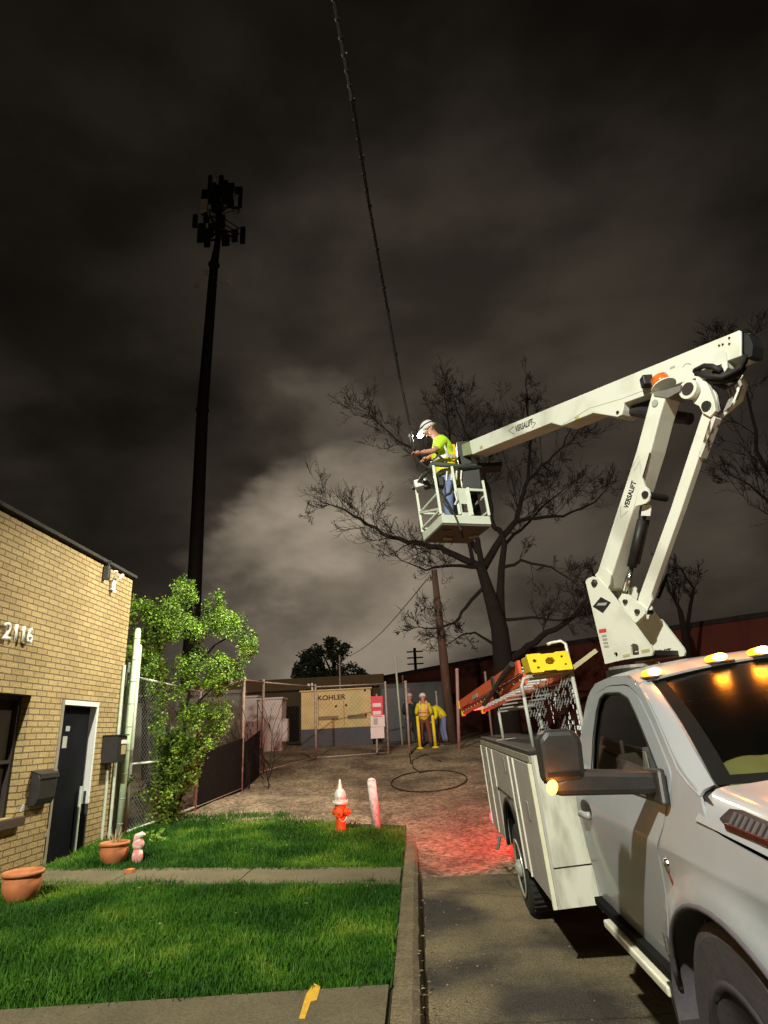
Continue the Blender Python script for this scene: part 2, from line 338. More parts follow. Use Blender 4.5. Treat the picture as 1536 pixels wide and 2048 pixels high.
def brick_mat():
    m = bpy.data.materials.new('tan_brick'); m.use_nodes = True; t = m.node_tree; p = t.nodes['Principled BSDF']; L = t.links.new
    p.inputs['Roughness'].default_value = 0.8
    tc = t.nodes.new('ShaderNodeTexCoord'); sp = t.nodes.new('ShaderNodeSeparateXYZ'); L(tc.outputs['Object'], sp.inputs[0])
    ad = t.nodes.new('ShaderNodeMath'); ad.operation = 'ADD'; L(sp.outputs[0], ad.inputs[0]); L(sp.outputs[1], ad.inputs[1])
    cb = t.nodes.new('ShaderNodeCombineXYZ'); L(ad.outputs[0], cb.inputs[0]); L(sp.outputs[2], cb.inputs[1])
    wob = t.nodes.new('ShaderNodeTexNoise'); wob.inputs['Scale'].default_value = 3; L(tc.outputs['Object'], wob.inputs['Vector'])
    vm = t.nodes.new('ShaderNodeVectorMath'); vm.operation = 'SCALE'; L(wob.outputs['Color'], vm.inputs[0]); vm.inputs['Scale'].default_value = 0.012
    va = t.nodes.new('ShaderNodeVectorMath'); L(cb.outputs[0], va.inputs[0]); L(vm.outputs[0], va.inputs[1])
    b = t.nodes.new('ShaderNodeTexBrick'); L(va.outputs[0], b.inputs['Vector'])
    b.inputs['Scale'].default_value = 1; b.inputs['Brick Width'].default_value = 0.24; b.inputs['Row Height'].default_value = 0.0775
    b.inputs['Mortar Size'].default_value = 0.0085; b.inputs['Mortar Smooth'].default_value = 0.3; b.inputs['Bias'].default_value = -0.1
    b.inputs['Color1'].default_value = (0.43, 0.315, 0.145, 1); b.inputs['Color2'].default_value = (0.335, 0.24, 0.105, 1); b.inputs['Mortar'].default_value = (0.14, 0.095, 0.045, 1)
    nz = t.nodes.new('ShaderNodeTexNoise'); nz.inputs['Scale'].default_value = 40; nz.inputs['Detail'].default_value = 4; L(tc.outputs['Object'], nz.inputs['Vector'])
    mx = t.nodes.new('ShaderNodeMix'); mx.data_type = 'RGBA'; mx.blend_type = 'OVERLAY'; mx.inputs[0].default_value = 0.45
    L(b.outputs['Color'], mx.inputs[6]); L(nz.outputs['Fac'], mx.inputs[7]); ln = t.nodes.new('ShaderNodeTexNoise'); ln.inputs['Scale'].default_value = 0.9; ln.inputs['Detail'].default_value = 7; L(tc.outputs['Object'], ln.inputs['Vector'])
    lr = t.nodes.new('ShaderNodeMapRange'); L(ln.outputs['Fac'], lr.inputs[0])
    for k, v in enumerate((.35, .65, .86, 1.08)): lr.inputs[k+1].default_value = v
    sm_ = t.nodes.new('ShaderNodeVectorMath'); sm_.operation = 'SCALE'; L(mx.outputs[2], sm_.inputs[0]); L(lr.outputs[0], sm_.inputs['Scale']); L(sm_.outputs[0], p.inputs['Base Color'])
    hm = t.nodes.new('ShaderNodeMath'); hm.operation = 'MULTIPLY_ADD'; L(b.outputs['Fac'], hm.inputs[0]); hm.inputs[1].default_value = -1.0
    L(nz.outputs['Fac'], hm.inputs[2])
    bp = t.nodes.new('ShaderNodeBump'); bp.inputs['Strength'].default_value = 0.8; bp.inputs['Distance'].default_value = 0.014
    L(hm.outputs[0], bp.inputs['Height']); L(bp.outputs[0], p.inputs['Normal'])
    return m
def speckle(m, sc, am):
    t = m.node_tree; p = next(n for n in t.nodes if n.type == 'BSDF_PRINCIPLED'); L = t.links.new; src = p.inputs['Base Color'].links[0].from_socket
    tc = t.nodes.new('ShaderNodeTexCoord'); v = t.nodes.new('ShaderNodeTexVoronoi'); v.inputs['Scale'].default_value = sc; L(tc.outputs['Object'], v.inputs['Vector'])
    sp = t.nodes.new('ShaderNodeSeparateColor'); L(v.outputs['Color'], sp.inputs[0]); cb = t.nodes.new('ShaderNodeCombineColor')
    for i in range(3): L(sp.outputs[0], cb.inputs[i])
    mx = t.nodes.new('ShaderNodeMix'); mx.data_type = 'RGBA'; mx.blend_type = 'OVERLAY'; mx.inputs[0].default_value = am
    L(src, mx.inputs[6]); L(cb.outputs[0], mx.inputs[7]); L(mx.outputs[2], p.inputs['Base Color'])
def grass_mat():
    m = bpy.data.materials.new('grass_blade'); m.use_nodes = True; t = m.node_tree; p = t.nodes['Principled BSDF']; L = t.links.new
    p.inputs['Roughness'].default_value = 0.65; p.inputs['Specular IOR Level'].default_value = 0.22
    tc = t.nodes.new('ShaderNodeTexCoord')
    nz = t.nodes.new('ShaderNodeTexNoise'); nz.inputs['Scale'].default_value = 1.1; nz.inputs['Detail'].default_value = 6; L(tc.outputs['Object'], nz.inputs['Vector'])
    r = t.nodes.new('ShaderNodeValToRGB'); L(nz.outputs['Fac'], r.inputs[0])
    e = r.color_ramp.elements; e[0].position = 0.40; e[0].color = (0.018, 0.072, 0.004, 1); e[1].position = 0.68; e[1].color = (0.15, 0.25, 0.022, 1)
    k = e.new(0.55); k.color = (0.045, 0.135, 0.008, 1)
    n2 = t.nodes.new('ShaderNodeTexNoise'); n2.inputs['Scale'].default_value = 60; L(tc.outputs['Object'], n2.inputs['Vector'])
    mx = t.nodes.new('ShaderNodeMix'); mx.data_type = 'RGBA'; mx.blend_type = 'OVERLAY'; mx.inputs[0].default_value = 0.5
    L(r.outputs[0], mx.inputs[6]); L(n2.outputs['Fac'], mx.inputs[7]); L(mx.outputs[2], p.inputs['Base Color'])
    return m
M_ASPH = asphalt_mat(); M_GRAV = gravel_mat(); M_BRICK = brick_mat(); M_GRASS = grass_mat()
for mm, sc, am in ((M_ASPH, 130, .5), (M_CONC, 90, .25), (M_KERB, 80, .35), (M_CAB, 400, .04), (M_WHITE, 300, .06)): speckle(mm, sc, am)
cracks(M_ASPH, .45, .008)
M_SOIL = mat('lawn_soil', (0.030, 0.040, 0.014), 0.95, var=0.3, scale=8, bump=0.4)

def text(name, s, org, xd, ud, h, m, parent, sx=1.0, th=0.004, shear=0.0, bold=0.0, align='LEFT'):
    cu = bpy.data.curves.new(name, 'FONT'); cu.body = s; cu.size = 1.0; cu.extrude = 0.0; cu.align_x = align; cu.shear = shear; cu.offset = bold
    to = bpy.data.objects.new(name, cu); COL.objects.link(to)
    dg = bpy.context.evaluated_depsgraph_get(); me = bpy.data.meshes.new_from_object(to.evaluated_get(dg))
    COL.objects.unlink(to); bpy.data.objects.remove(to)
    org = Vector(org); xd = Vector(xd).normalized(); ud = Vector(ud); ud = (ud - xd*ud.dot(xd)).normalized(); nn = xd.cross(ud)
    k = h/0.7; inv = WM[parent].inverted() if parent is not None else Matrix.Identity(4)
    bm = bmesh.new(); bm.from_mesh(me)
    ex = bmesh.ops.extrude_face_region(bm, geom=bm.faces[:])
    for v in ex['geom']:
        if isinstance(v, bmesh.types.BMVert): v.co.z += th/k
    for v in bm.verts:
        v.co = inv @ (org + xd*(v.co.x*k*sx) + ud*(v.co.y*k) + nn*(v.co.z*k))
    bmesh.ops.recalc_face_normals(bm, faces=bm.faces[:])
    bm.to_mesh(me); bm.free(); me.materials.clear(); me.materials.append(m)
    o = bpy.data.objects.new(name, me); COL.objects.link(o)
    if parent is not None: o.parent = parent; WM[o] = WM[parent].copy()
    return o

def panel(outer, holes, fmap, step=0.12, flip=False):
    """2-D outline with holes -> triangulated, cut by a grid, mapped to 3-D by fmap(u,v)"""
    loops = [[Vector((u, v, 0)) for u, v in lp] for lp in [outer]+holes]
    flat = [p for lp in loops for p in lp]; tris = tessellate_polygon(loops)
    bm = bmesh.new(); vs = [bm.verts.new(p) for p in flat]
    for t in tris:
        try: bm.faces.new([vs[i] for i in t])
        except ValueError: pass
    us = [p.x for p in flat]; vv = [p.y for p in flat]
    if step:
        u = min(us)+step
        while u < max(us):
            bmesh.ops.bisect_plane(bm, geom=bm.verts[:]+bm.edges[:]+bm.faces[:], plane_co=(u, 0, 0), plane_no=(1, 0, 0), dist=1e-5); u += step
        v = min(vv)+step
        while v < max(vv):
            bmesh.ops.bisect_plane(bm, geom=bm.verts[:]+bm.edges[:]+bm.faces[:], plane_co=(0, v, 0), plane_no=(0, 1, 0), dist=1e-5); v += step
    bm.normal_update()
    bm.verts.index_update()
    V = [fmap(w.co.x, w.co.y) for w in bm.verts]; Fs = []
    for f in bm.faces:
        ix = [w.index for w in f.verts]
        if (f.normal.z < 0) != flip: ix.reverse()
        Fs.append(ix)
    bm.free(); return V, Fs

def slab(mb, outer, holes, o, ux, vx, dvec, mi=0):
    """solid flat plate with holes: outline in (u,v) on plane o+u*ux+v*vx, thickness dvec"""
    o = Vector(o); ux = Vector(ux); vx = Vector(vx); dvec = Vector(dvec)
    f1 = lambda u, v: o+ux*u+vx*v
    fl = ux.cross(vx).dot(dvec) > 0
    V, Fs = panel(outer, holes, f1, 0, fl); mb.add(V, Fs, mi)
    V, Fs = panel(outer, holes, lambda u, v: f1(u, v)+dvec, 0, not fl); mb.add(V, Fs, mi)
    for lp in [outer]+holes:
        n = len(lp); P = [f1(u, v) for u, v in lp]
        mb.add(P+[p+dvec for p in P], [(i, (i+1) % n, (i+1) % n+n, i+n) for i in range(n)], mi)
def ring(cx, cy, r, n=24, ry=None): return [(cx+r*math.cos(2*math.pi*i/n), cy+(ry or r)*math.sin(2*math.pi*i/n)) for i in range(n)]

# ================================================================== GROUND
def sm(a, b, x):
    t = max(0.0, min(1.0, (x-a)/(b-a))); return t*t*(3-2*t)
def lawn_z(x, y):
    return 0.09 + 0.16*max(0, min(1, (-0.27-x)/4.7)) + 0.03*max(0, y-9.0)
def lot_z(x, y):
    left = (lawn_z(x, y)-0.03) if y < 11.5 else (lawn_z(x, 11.5)-0.03 + 0.086*(min(y, 24)-11.5))
    right = -0.14 if y < 8.9 else -0.12 + 0.092*(min(y, 24)-8.9)
    k = sm(-0.7, 0.5, x); z = left*(1-k)+right*k
    if x > -0.28 and y < 8.9: z = -0.14
    z += 0.02*max(0, min(y, 60)-24)*0.2
    if y > 9.5: z += 0.035*noise.noise(Vector((x*0.9, y*0.9, 0)))*min(1, (y-9.5)/2) + 0.012*noise.noise(Vector((x*4, y*4, 3)))
    return z
def axis(lo, a, b, hi, step, big):
    s = []; v = lo
    while v < a: s.append(v); v += big
    v = a
    while v < b: s.append(v); v += step
    v = b
    while v <= hi: s.append(v); v += big
    return s
mb = MB(); xs = axis(-120, -7, 9, 160, 0.2, 8); ys = axis(-30, -6, 26, 260, 0.2, 8)
mb.grid([[Vector((x, y, lot_z(x, y))) for x in xs] for y in ys])
g = mb.build('ground', M_GRAV, smooth=True); props(g, kind='structure')
mb = MB(); rx = [-0.05, 1, 3, 6, 12]
def road_edge(x): return 9.0+0.25*noise.noise(Vector((x*0.8, 0, 5)))
pts = []
for y in [-8+i*0.5 for i in range(35)]: pts.append([Vector((x, min(y, road_edge(x)), -0.08)) for x in [-0.05+0.4*i for i in range(31)]])
mb.grid(pts); o = mb.build('road', M_ASPH); props(o, kind='structure')
# asphalt wear patch
# kerb
mb = MB(); y = -6.0; random.seed(3)
for (y0, y1) in ((-6, -3.2), (-3.19, -0.3), (-0.29, 2.2), (2.21, 4.93), (4.97, 7.72), (7.735, 10.9)):
    t = 0.095; prof = [(-0.26, -0.2), (-0.26, t-.01), (-0.13, t-.005), (-0.085, t-0.035), (-0.035, -0.2)]
    n = max(2, int((y1-y0)/0.12)); P = []
    for i in range(n+1):
        yy = y0+(y1-y0)*i/n; P.append([Vector((a + (0.008*noise.noise(Vector((yy*5, b*9, 1))) if k in (2, 3) else 0), yy, b + (0.006*noise.noise(Vector((yy*4, a*20, 2))) if b > 0 else 0))) for k, (a, b) in enumerate(prof)])
    mb.grid(P); mb.add(P[0], [list(range(5))]); mb.add(P[-1], [list(range(4, -1, -1))])
o = mb.build('kerb', M_KERB); props(o, kind='structure')
# soil sheet under both lawns
mb = MB(); mb.grid([[Vector((x, y, lawn_z(x, y)-0.012 if y < 12.4 else lot_z(x, y)-0.05)) for x in [-5.0+i*0.2785 for i in range(18)]] for y in [-6+0.5*i for i in range(37)]])
o = mb.build('lawn', M_SOIL, smooth=True); props(o, kind='structure')
# pavement in front and garden path
def walk(name, quad_pts, th=0.03):
    mb = MB(); n = 8; P = []
    a, b, c, d = [Vector((*q, 0)) for q in quad_pts]
    for i in range(n+1):
        row = []
        for j in range(n+1):
            q = (a*(1-j/n)+b*(j/n))*(1-i/n) + (d*(1-j/n)+c*(j/n))*(i/n); q.z = lawn_z(q.x, q.y)+0.012; row.append(q)
        P.append(row)
    mb.grid(P); o = mb.build(name, M_CONC, solid=th); props(o, kind='structure'); return o
walk('pavement', ((-5.0, -5.0), (-0.285, -5.0), (-0.285, 4.90), (-5.0, 4.08)))
for a in ((-2.12, -0.285), (-3.6, -2.135), (-4.9, -3.615)):
    walk('path', ((a[0], 7.80), (a[1], 7.78), (a[1], 8.62), (a[0], 8.68)))
mb = MB()
pp = [atz(a, b, 0.128) for a, b in ((628, 1970), (641, 1976), (634, 2002), (622, 2006), (610, 2040), (598, 2041), (612, 1993))]
z_ = lambda p: lawn_z(p.x, p.y)+0.028
mb.prism([Vector((p.x, p.y, z_(p))) for p in pp], (0, 0, 0.003)); o = mb.build('painted_mark', M_PAINTY); props(o, kind='structure')

def in_lawn(x, y):
    if x > -0.285+.05*noise.noise(Vector((3, y*5, 2)))+.03*random.random() or x < -4.97: return False
    e = 0.13*noise.noise(Vector((x*2.2, y*2.2, 7)))+0.07*noise.noise(Vector((x*9, y*9, 7)))+random.gauss(0, .025)
    lo = 4.86+(x+0.27)*0.17 + 0.03 + .08*noise.noise(Vector((x*5, 1, 1)))
    if y < lo+e: return False
    if y < 7.88+e*0.9: return True
    if y < 8.50-e*0.9: return False
    top = 11.7 if x > -0.8 else (11.7+(-0.8-x)*0.6 if x > -2.6 else 12.8)
    if y > 11.0 and x > -0.6 and random.random() < 0.5: return False
    if y > top+e*3: return False
    if y > top-0.9 and random.random() < (y-top+0.9)/0.9*0.9: return False
    return True
def grass(name, area, count, label, cat, y0, y1, hs):
    random.seed(11); V = []; Fc = []; k = 0
    while k < count:
        x = random.uniform(-4.97, -0.27); y = random.uniform(y0, y1)
        if not in_lawn(x, y): continue
        k += 1
        cl = noise.noise(Vector((x*1.7, y*1.7, 0)))
        h = hs*(0.5+0.8*random.random()+(.9 if random.random() < .05 else 0))*(1+0.7*cl+.35*noise.noise(Vector((x*6, y*6, 4)))); w = 0.0035+0.002*random.random() if y < 8 else 0.006
        a = random.uniform(0, 6.283); la = random.uniform(0, 6.283); le = h*random.uniform(0.1, 0.8)
        z = lawn_z(x, y)-0.012 if y < 12.4 else lot_z(x, y)
        dx, dy = math.cos(a)*w, math.sin(a)*w; lx, ly = math.cos(la)*le, math.sin(la)*le
        b = len(V)
        V += [(x-dx, y-dy, z), (x+dx, y+dy, z), (x+dx*.7+lx*.4, y+dy*.7+ly*.4, z+h*.6), (x-dx*.7+lx*.4, y-dy*.7+ly*.4, z+h*.6), (x+lx, y+ly, z+h)]
        Fc += [(b, b+1, b+2, b+3), (b+3, b+2, b+4)]
    me = bpy.data.meshes.new(name); me.from_pydata(V, [], Fc); me.materials.append(M_GRASS)
    o = bpy.data.objects.new(name, me); COL.objects.link(o); props(o, label, cat, kind='stuff')
grass('near_lawn_grass', 0, 105000, 'lush dark green grass between the pavement and the garden path', 'grass', 4.0, 7.9, 0.055)
grass('far_lawn_grass', 0, 70000, 'brighter green grass around the hydrant beyond the path', 'grass', 8.5, 13.5, 0.06)

# ================================================================== BRICK BUILDING
bld = thing('brick_building', (-5, 6, 0.2), 'tan brick single storey building with a black door and the number 2116', 'building')
WT = 4.52
mb = MB()
slab(mb, [(0-4, -0.3), (10.78, -0.3), (10.78, WT), (0-4, WT)], [[(8.92, 0.12), (9.98, 0.12), (9.98, 2.36), (8.92, 2.36)], [(6.2, 0.93), (8.17, 0.93), (8.17, 2.37), (6.2, 2.37)], [(2.0, 0.93), (4.2, 0.93), (4.2, 2.37), (2.0, 2.37)]], (-5, 0, 0), (0, 1, 0), (0, 0, 1), (-0.28, 0, 0))
mb.box((-16, 10.5, -0.3), (-5.285, 10.775, WT)); mb.box((-16, -4, -0.3), (-5.285, -3.7, WT)); mb.box((-16.3, -4, -0.3), (-16.003, 10.77, WT))
mb.build('wall', M_BRICK, bld)
mb = MB(); mb.box((-16.4, -4.1, WT+0.003), (-5.03, 10.7, WT+0.04)); mb.build('roof', M_ROOF, bld)
mb = MB()
for (y0, y1) in ((-4.1, 3), (3.005, 6.9), (6.905, 10.85)):
    mb.box((-5.32, y0, WT+0.043), (-4.945, y1, WT+0.10))
mb.build('coping', M_ROOF, bld, bevel=0.01)
mb = MB()
random.seed(5)
for i in range(160):                                # debris and gravel on the coping
    yy = random.uniform(5, 10.8); r = random.uniform(0.008, 0.028); mb.blob((-5.1+random.uniform(-.1, .1), yy, WT+0.10+r*.5), r, 6, 4)
o = mb.build('coping_debris', M_ROOF, bld); o['kind'] = 'stuff'
dr = MB(); dr.box((-5.14, 8.985, 0.18), (-5.095, 9.925, 2.28)); dr = dr.build('door', M_DOOR, bld, bevel=0.004)
mb = MB(); mb.box((-5.16, 8.923, 0.13), (-4.985, 8.978, 2.355)); mb.build('door_frame', mat('worn_door_frame', (0.25, 0.22, 0.17), 0.6), bld)
mb = MB(); mb.box((-5.16, 9.932, 0.9), (-4.985, 9.977, 2.355)); mb.box((-5.16, 8.98, 2.285), (-4.987, 9.93, 2.352)); mb.build('door_frame', M_FRAME, bld, label='white head and right jamb of the door frame')
mb = MB(); mb.box((-5.16, 9.932, 0.16), (-4.992, 9.972, 0.895)); mb.build('door_frame', mat('dark_jamb', (0.03, 0.03, 0.035), 0.5), bld)
mb = MB(); mb.tube([(-5.03, 9.78, 0.28), (-5.03, 9.78, 1.15)], 0.022, 10); mb.build('weather_strip', M_GALV, dr)
mb = MB(); mb.tube([(-5.095, 9.06, 1.22), (-5.03, 9.06, 1.22), (-5.03, 9.06, 1.42), (-5.095, 9.06, 1.42)], 0.012, 8); mb.build('handle', M_GREY, dr)
mb = MB(); mb.box((-5.094, 9.22, 1.70), (-5.091, 9.34, 1.86)); mb.box((-5.094, 9.27, 1.93), (-5.091, 9.38, 2.0)); mb.build('paper_notice', mat('paper', (0.35, 0.35, 0.34), 0.8), dr)
mb = MB(); X = Matrix.Translation((-4.86, 9.18, 0.21)) @ Matrix.Rotation(R(-8), 4, 'Z'); mb.box((-0.09, -0.28, 0), (-0.03, 0.36, 0.02), X=X); mb.build('threshold', M_GALV, bld)
for (a, b) in ((6.2, 8.17), (2.0, 4.2)):
    fr = MB()
    for q in (((-5.2, a+.003, .933), (-5.12, a+.06, 2.367)), ((-5.2, b-.06, .933), (-5.12, b-.003, 2.367)), ((-5.2, a+.06, .933), (-5.12, b-.06, .99)), ((-5.2, a+.06, 2.31), (-5.12, b-.06, 2.367)), ((-5.2, a+.06, 1.55), (-5.13, b-.06, 1.59))): fr.box(*q)
    w = fr.build('window', mat('window_frame_dark', (0.03, 0.022, 0.018), 0.6), bld)
    mb = MB(); mb.box((-5.19, a+.06, .99), (-5.18, b-.06, 2.31)); mb.build('pane', mat('dark_pane', (0.020, 0.015, 0.012), 0.35, spec=0.2), w)
    mb = MB(); mb.box((-5.27, a-.08, .82), (-4.92, b+.10, .925)); mb.build('window_sill', mat('dark_sill', (0.05, 0.032, 0.02), 0.8, bump=.2), w, bevel=0.006)
    mb = MB(); mb.tube([(-4.93, b-.02, 0.98), (-4.93, b+.03, 1.06)], 0.02, 8); mb.build('sill_bracket', M_BRASS if 'M_BRASS' in globals() else M_GREY, w)
# house numbers
for s, (px, py) in zip('2116', ((3, 1276), (20, 1279), (35, 1282), (48, 1285))):
    p = atx(px, py, -4.965); text('house_number', s, p, (0, 1, 0), (0, 0, 1), 0.20, mat('number_white', (0.75, 0.75, 0.72), 0.4), bld, sx=0.95, th=0.03, bold=0.012)
mb = MB(); mb.box((-4.99, 9.66, 4.28), (-4.90, 9.74, 4.50)); mb.tube([(-4.95, 9.70, 4.48), (-4.90, 9.70, 4.60)], 0.02); mb.build('floodlight', M_BLACK, bld, bevel=0.006)
cam_t = thing('security_floodlight', (-4.98, 9.99, 4.28), 'white twin headed security light fixed high on the brick wall near the corner', 'security light')
mb = MB(); mb.box((-4.998, 9.93, 4.16), (-4.94, 10.05, 4.34)); mb.build('housing', M_FRAME, cam_t, bevel=0.02)
for s in (-1, 1):
    mb = MB(); mb.tube([(-4.96, 9.99+s*.05, 4.30), (-4.90, 9.99+s*.08, 4.40)], 0.012); mb.tube([(-4.91, 9.99+s*.08, 4.38), (-4.87, 9.99+s*.13, 4.46)], [.018, .03], 10); mb.build('lamp_head', M_FRAME, cam_t)
mb = MB(); mb.blob((-4.93, 9.99, 4.14), (.03, .035, .04)); mb.build('sensor', M_FRAME, cam_t, smooth=True)
# mail box
t = thing('mailbox', (-4.93, 8.6, 1.25), 'black wall mounted letter box between the window and the black door', 'mailbox')
mb = MB(); mb.prism([(-4.998, 8.40, 1.02), (-4.998, 8.40, 1.44), (-4.90, 8.40, 1.40), (-4.87, 8.40, 1.34), (-4.87, 8.40, 1.10), (-4.91, 8.40, 1.02)], (0, 0.40, 0)); mb.build('box', M_BLACK, t, bevel=0.01)
mb = MB(); mb.prism([(-4.998, 8.385, 1.445), (-4.86, 8.385, 1.395), (-4.85, 8.385, 1.34), (-4.862, 8.385, 1.34), (-4.868, 8.385, 1.386), (-4.998, 8.385, 1.43)], (0, 0.43, 0)); mb.build('lid', M_BLACK, t)
# lantern box near the corner
t = thing('wall_box', (-4.9, 10.45, 1.6), 'black metal utility box with a pale label on the brick wall at the corner', 'utility box')
mb = MB(); mb.box((-4.998, 10.24, 1.44), (-4.76, 10.60, 1.84)); mb.build('box', M_BLACK, t, bevel=0.008)
mb = MB(); mb.box((-5.0, 10.22, 1.845), (-4.74, 10.62, 1.862)); mb.build('lid', M_BLACK, t)
mb = MB(); mb.box((-4.757, 10.38, 1.72), (-4.753, 10.58, 1.78)); mb.box((-4.757, 10.40, 1.56), (-4.753, 10.56, 1.70), 1); mb.build('label', [M_FRAME, mat('tan_label', (0.4, 0.3, 0.15))], t)
mb = MB(); mb.tube([(-4.98, 10.48, 0.3), (-4.98, 10.48, 1.42)], 0.022, 8); mb.tube([(-4.97, 10.70, 0.3), (-4.97, 10.70, 3.0)], 0.028, 8); mb.build('conduit', M_GALV, t)

# ================================================================== FENCE
def fz(x, y): return lot_z(x, y)
fence_pts = []
def fpost(px, py, Y): p = aty(px, py, Y); return Vector((p.x, p.y, fz(p.x, p.y)))
FP = [Vector((-4.93, 11.15, 0.27)), fpost(388, 1640, 13.2), fpost(482, 1600, 15.2), fpost(524, 1550, 17.6), fpost(632, 1512, 20.2), fpost(777, 1507, 21.3)]
fn = thing('chain_link_fence', FP[0], 'chain link fence running from the brick corner behind the leafy tree to the generator', 'fence')
hts = [1.9+1.2, 2.3, 2.5, 2.4, 2.2, 2.25]
for i, (p, h) in enumerate(zip(FP, hts)):
    mb = MB(); mb.tube([p-Vector((0, 0, .1)), p+Vector((0, 0, h))], 0.045 if i == 0 else 0.035, 10); mb.blob(p+Vector((0, 0, h)), .045, 8, 6); mb.build('post', M_GALV if i == 0 else M_POST, fn, smooth=True)
M_WIRED = mat('dull_wire', (.10, .085, .07), .7)
def chain(a, b, h0, h1, z0, cell, wr, name='wire_mesh', m=M_MESH):
    mb = MB(); Ld = Vector((b.x-a.x, b.y-a.y, 0)); n = max(1, int(Ld.length/cell))
    def P(u, v): q = a.lerp(b, u); return Vector((q.x, q.y, q.z + z0 + v*((h0*(1-u)+h1*u)-z0)))
    rows = int(((h0+h1)/2-z0)/cell); du = 1.0/n; dv = 1.0/rows
    off = Vector((-Ld.y, Ld.x, 0)).normalized()*wr*.8
    for k in range(-rows, n):
        for s in (1, -1):
            u0 = k*du if s == 1 else (k+rows)*du; u1 = u0 + s*rows*du
            t0, t1 = 0.0, 1.0
            lo, hi = min(u0, u1), max(u0, u1)
            def clip(t): return u0+(u1-u0)*t
            for lim in (0.0, 1.0):
                pass
            if u1 != u0:
                ta = (0.0-u0)/(u1-u0); tb = (1.0-u0)/(u1-u0)
                t0 = max(0, min(ta, tb)); t1 = min(1, max(ta, tb))
            if t1-t0 < 0.02: continue
            mb.tube([P(clip(t0), t0)+off*s, P(clip((t0+t1)/2), (t0+t1)/2)+off*s, P(clip(t1), t1)+off*s], wr, 3, cap=False)
    mb.build(name, m, fn)
for i in range(5):
    a, b = FP[i], FP[i+1]; ha, hb = (1.95+.9 if i == 0 else hts[i]), hts[i+1]
    if i == 0: ha = 2.6
    chain(a, b, ha-.06, hb-.06, 0.04, 0.075 if i < 1 else 0.14, 0.0024, m=M_MESH if i < 1 else M_WIRED)
    for hh in (0.0, 1.0) if i else (0.0, 0.42, 1.0):
        mb = MB(); ua = 0.06+hh*(ha-.1); ub = 0.06+hh*(hb-.1)
        mb.tube([a+Vector((0, 0, ua)), b+Vector((0, 0, ub))], 0.021, 8); mb.build('rail', M_GALV if i == 0 else M_POST, fn, smooth=True)
for i, (v0, v1) in ((1, (.0, 1.0)), (2, (0, .75))):  # dark sheets added to deepen the shade along the lower fence
    a, b = FP[i], FP[i+1]; off = Vector((.03, .06, 0)); b = a.lerp(b, v1)
    mb = MB(); mb.prism([a+off, b+off, b+off+Vector((0, 0, 1.15)), a+off+Vector((0, 0, 1.05))], (0, .01, 0)); mb.build('shade_sheet', M_DARK, fn, label='black sheet added on the lower fence to stand for shade')
# gate posts by the corner
t = thing('white_post', (-5.02, 11.02, 0.2), 'pale slim steel pipe standing between the brick corner and the taller green fence post', 'post')
mb = MB(); mb.tube([(-5.02, 10.98, 0.2), (-5.02, 10.98, 3.05)], 0.03, 10); mb.blob((-5.02, 10.98, 3.05), .036, 8, 6); mb.build('pipe', M_GALV, t, smooth=True)
t = thing('tall_green_post', (-4.86, 11.0, 0.2), 'tall pale green steel post with thin bands beside the brick corner', 'post')
q0 = aty(236, 1685, 10.95); q1 = aty(276, 1262, 10.95)
mb = MB(); mb.tube([q0, q1], 0.052, 12); mb.blob(q1, .056, 10, 6); mb.build('pipe', mat('pale_green_pipe', (0.52, 0.66, 0.42), 0.5, var=.12, scale=12), t, smooth=True)
for k in range(9):
    q = q0.lerp(q1, 0.08+k*.11); mb = MB(); mb.lathe([(0.054, -.008), (.056, -.004), (.056, .004), (.054, .008)], q, (0, 0, 1), 12); mb.build('band', M_GREY, t)
# loose fence posts of the yard
grp = 'bare steel fence posts standing around the yard entrance'
def loose(px0, py0, px1, py1, Y, r, label, m=M_POST, name='fence_post', g=grp):
    a = aty(px0, py0, Y); b = aty(px1, py1, Y); z = lot_z(a.x, a.y)
    a = Vector((a.x, a.y, min(a.z, z)-0.05)); t = thing(name, a, label, 'post', g)
    mb = MB(); mb.tube([a, b], r, 10); mb.build('pipe', m, t, smooth=True)
    mb = MB(); mb.blob(b, (r*1.25, r*1.25, r*1.1), 10, 6); mb.build('cap', m, t, smooth=True)
    return t
loose(820, 1512, 811, 1364, 21.0, 0.042, 'steel fence post just right of the sign panels, standing before the workers')
loose(803, 1455, 790, 1314, 24.0, 0.04, 'tall pale thin steel post rising above the dark roof between two shorter fence posts', M_GALV)
loose(880, 1480, 872, 1384, 23.5, 0.035, 'short thin fence post behind the two workers')
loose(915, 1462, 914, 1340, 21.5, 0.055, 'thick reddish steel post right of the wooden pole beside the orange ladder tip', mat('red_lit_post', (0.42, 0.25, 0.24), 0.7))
loose(977, 1400, 970, 1345, 24.0, 0.04, 'steel post end showing above the orange ladder')
loose(810, 1440, 805, 1352, 26.0, 0.03, 'faint thin dark post farthest back behind the yard posts')
t = loose(680, 1392, 679, 1312, 28.0, 0.035, 'slender mast rising above the cream generator in front of the leafy tree', name='mast', g=None)

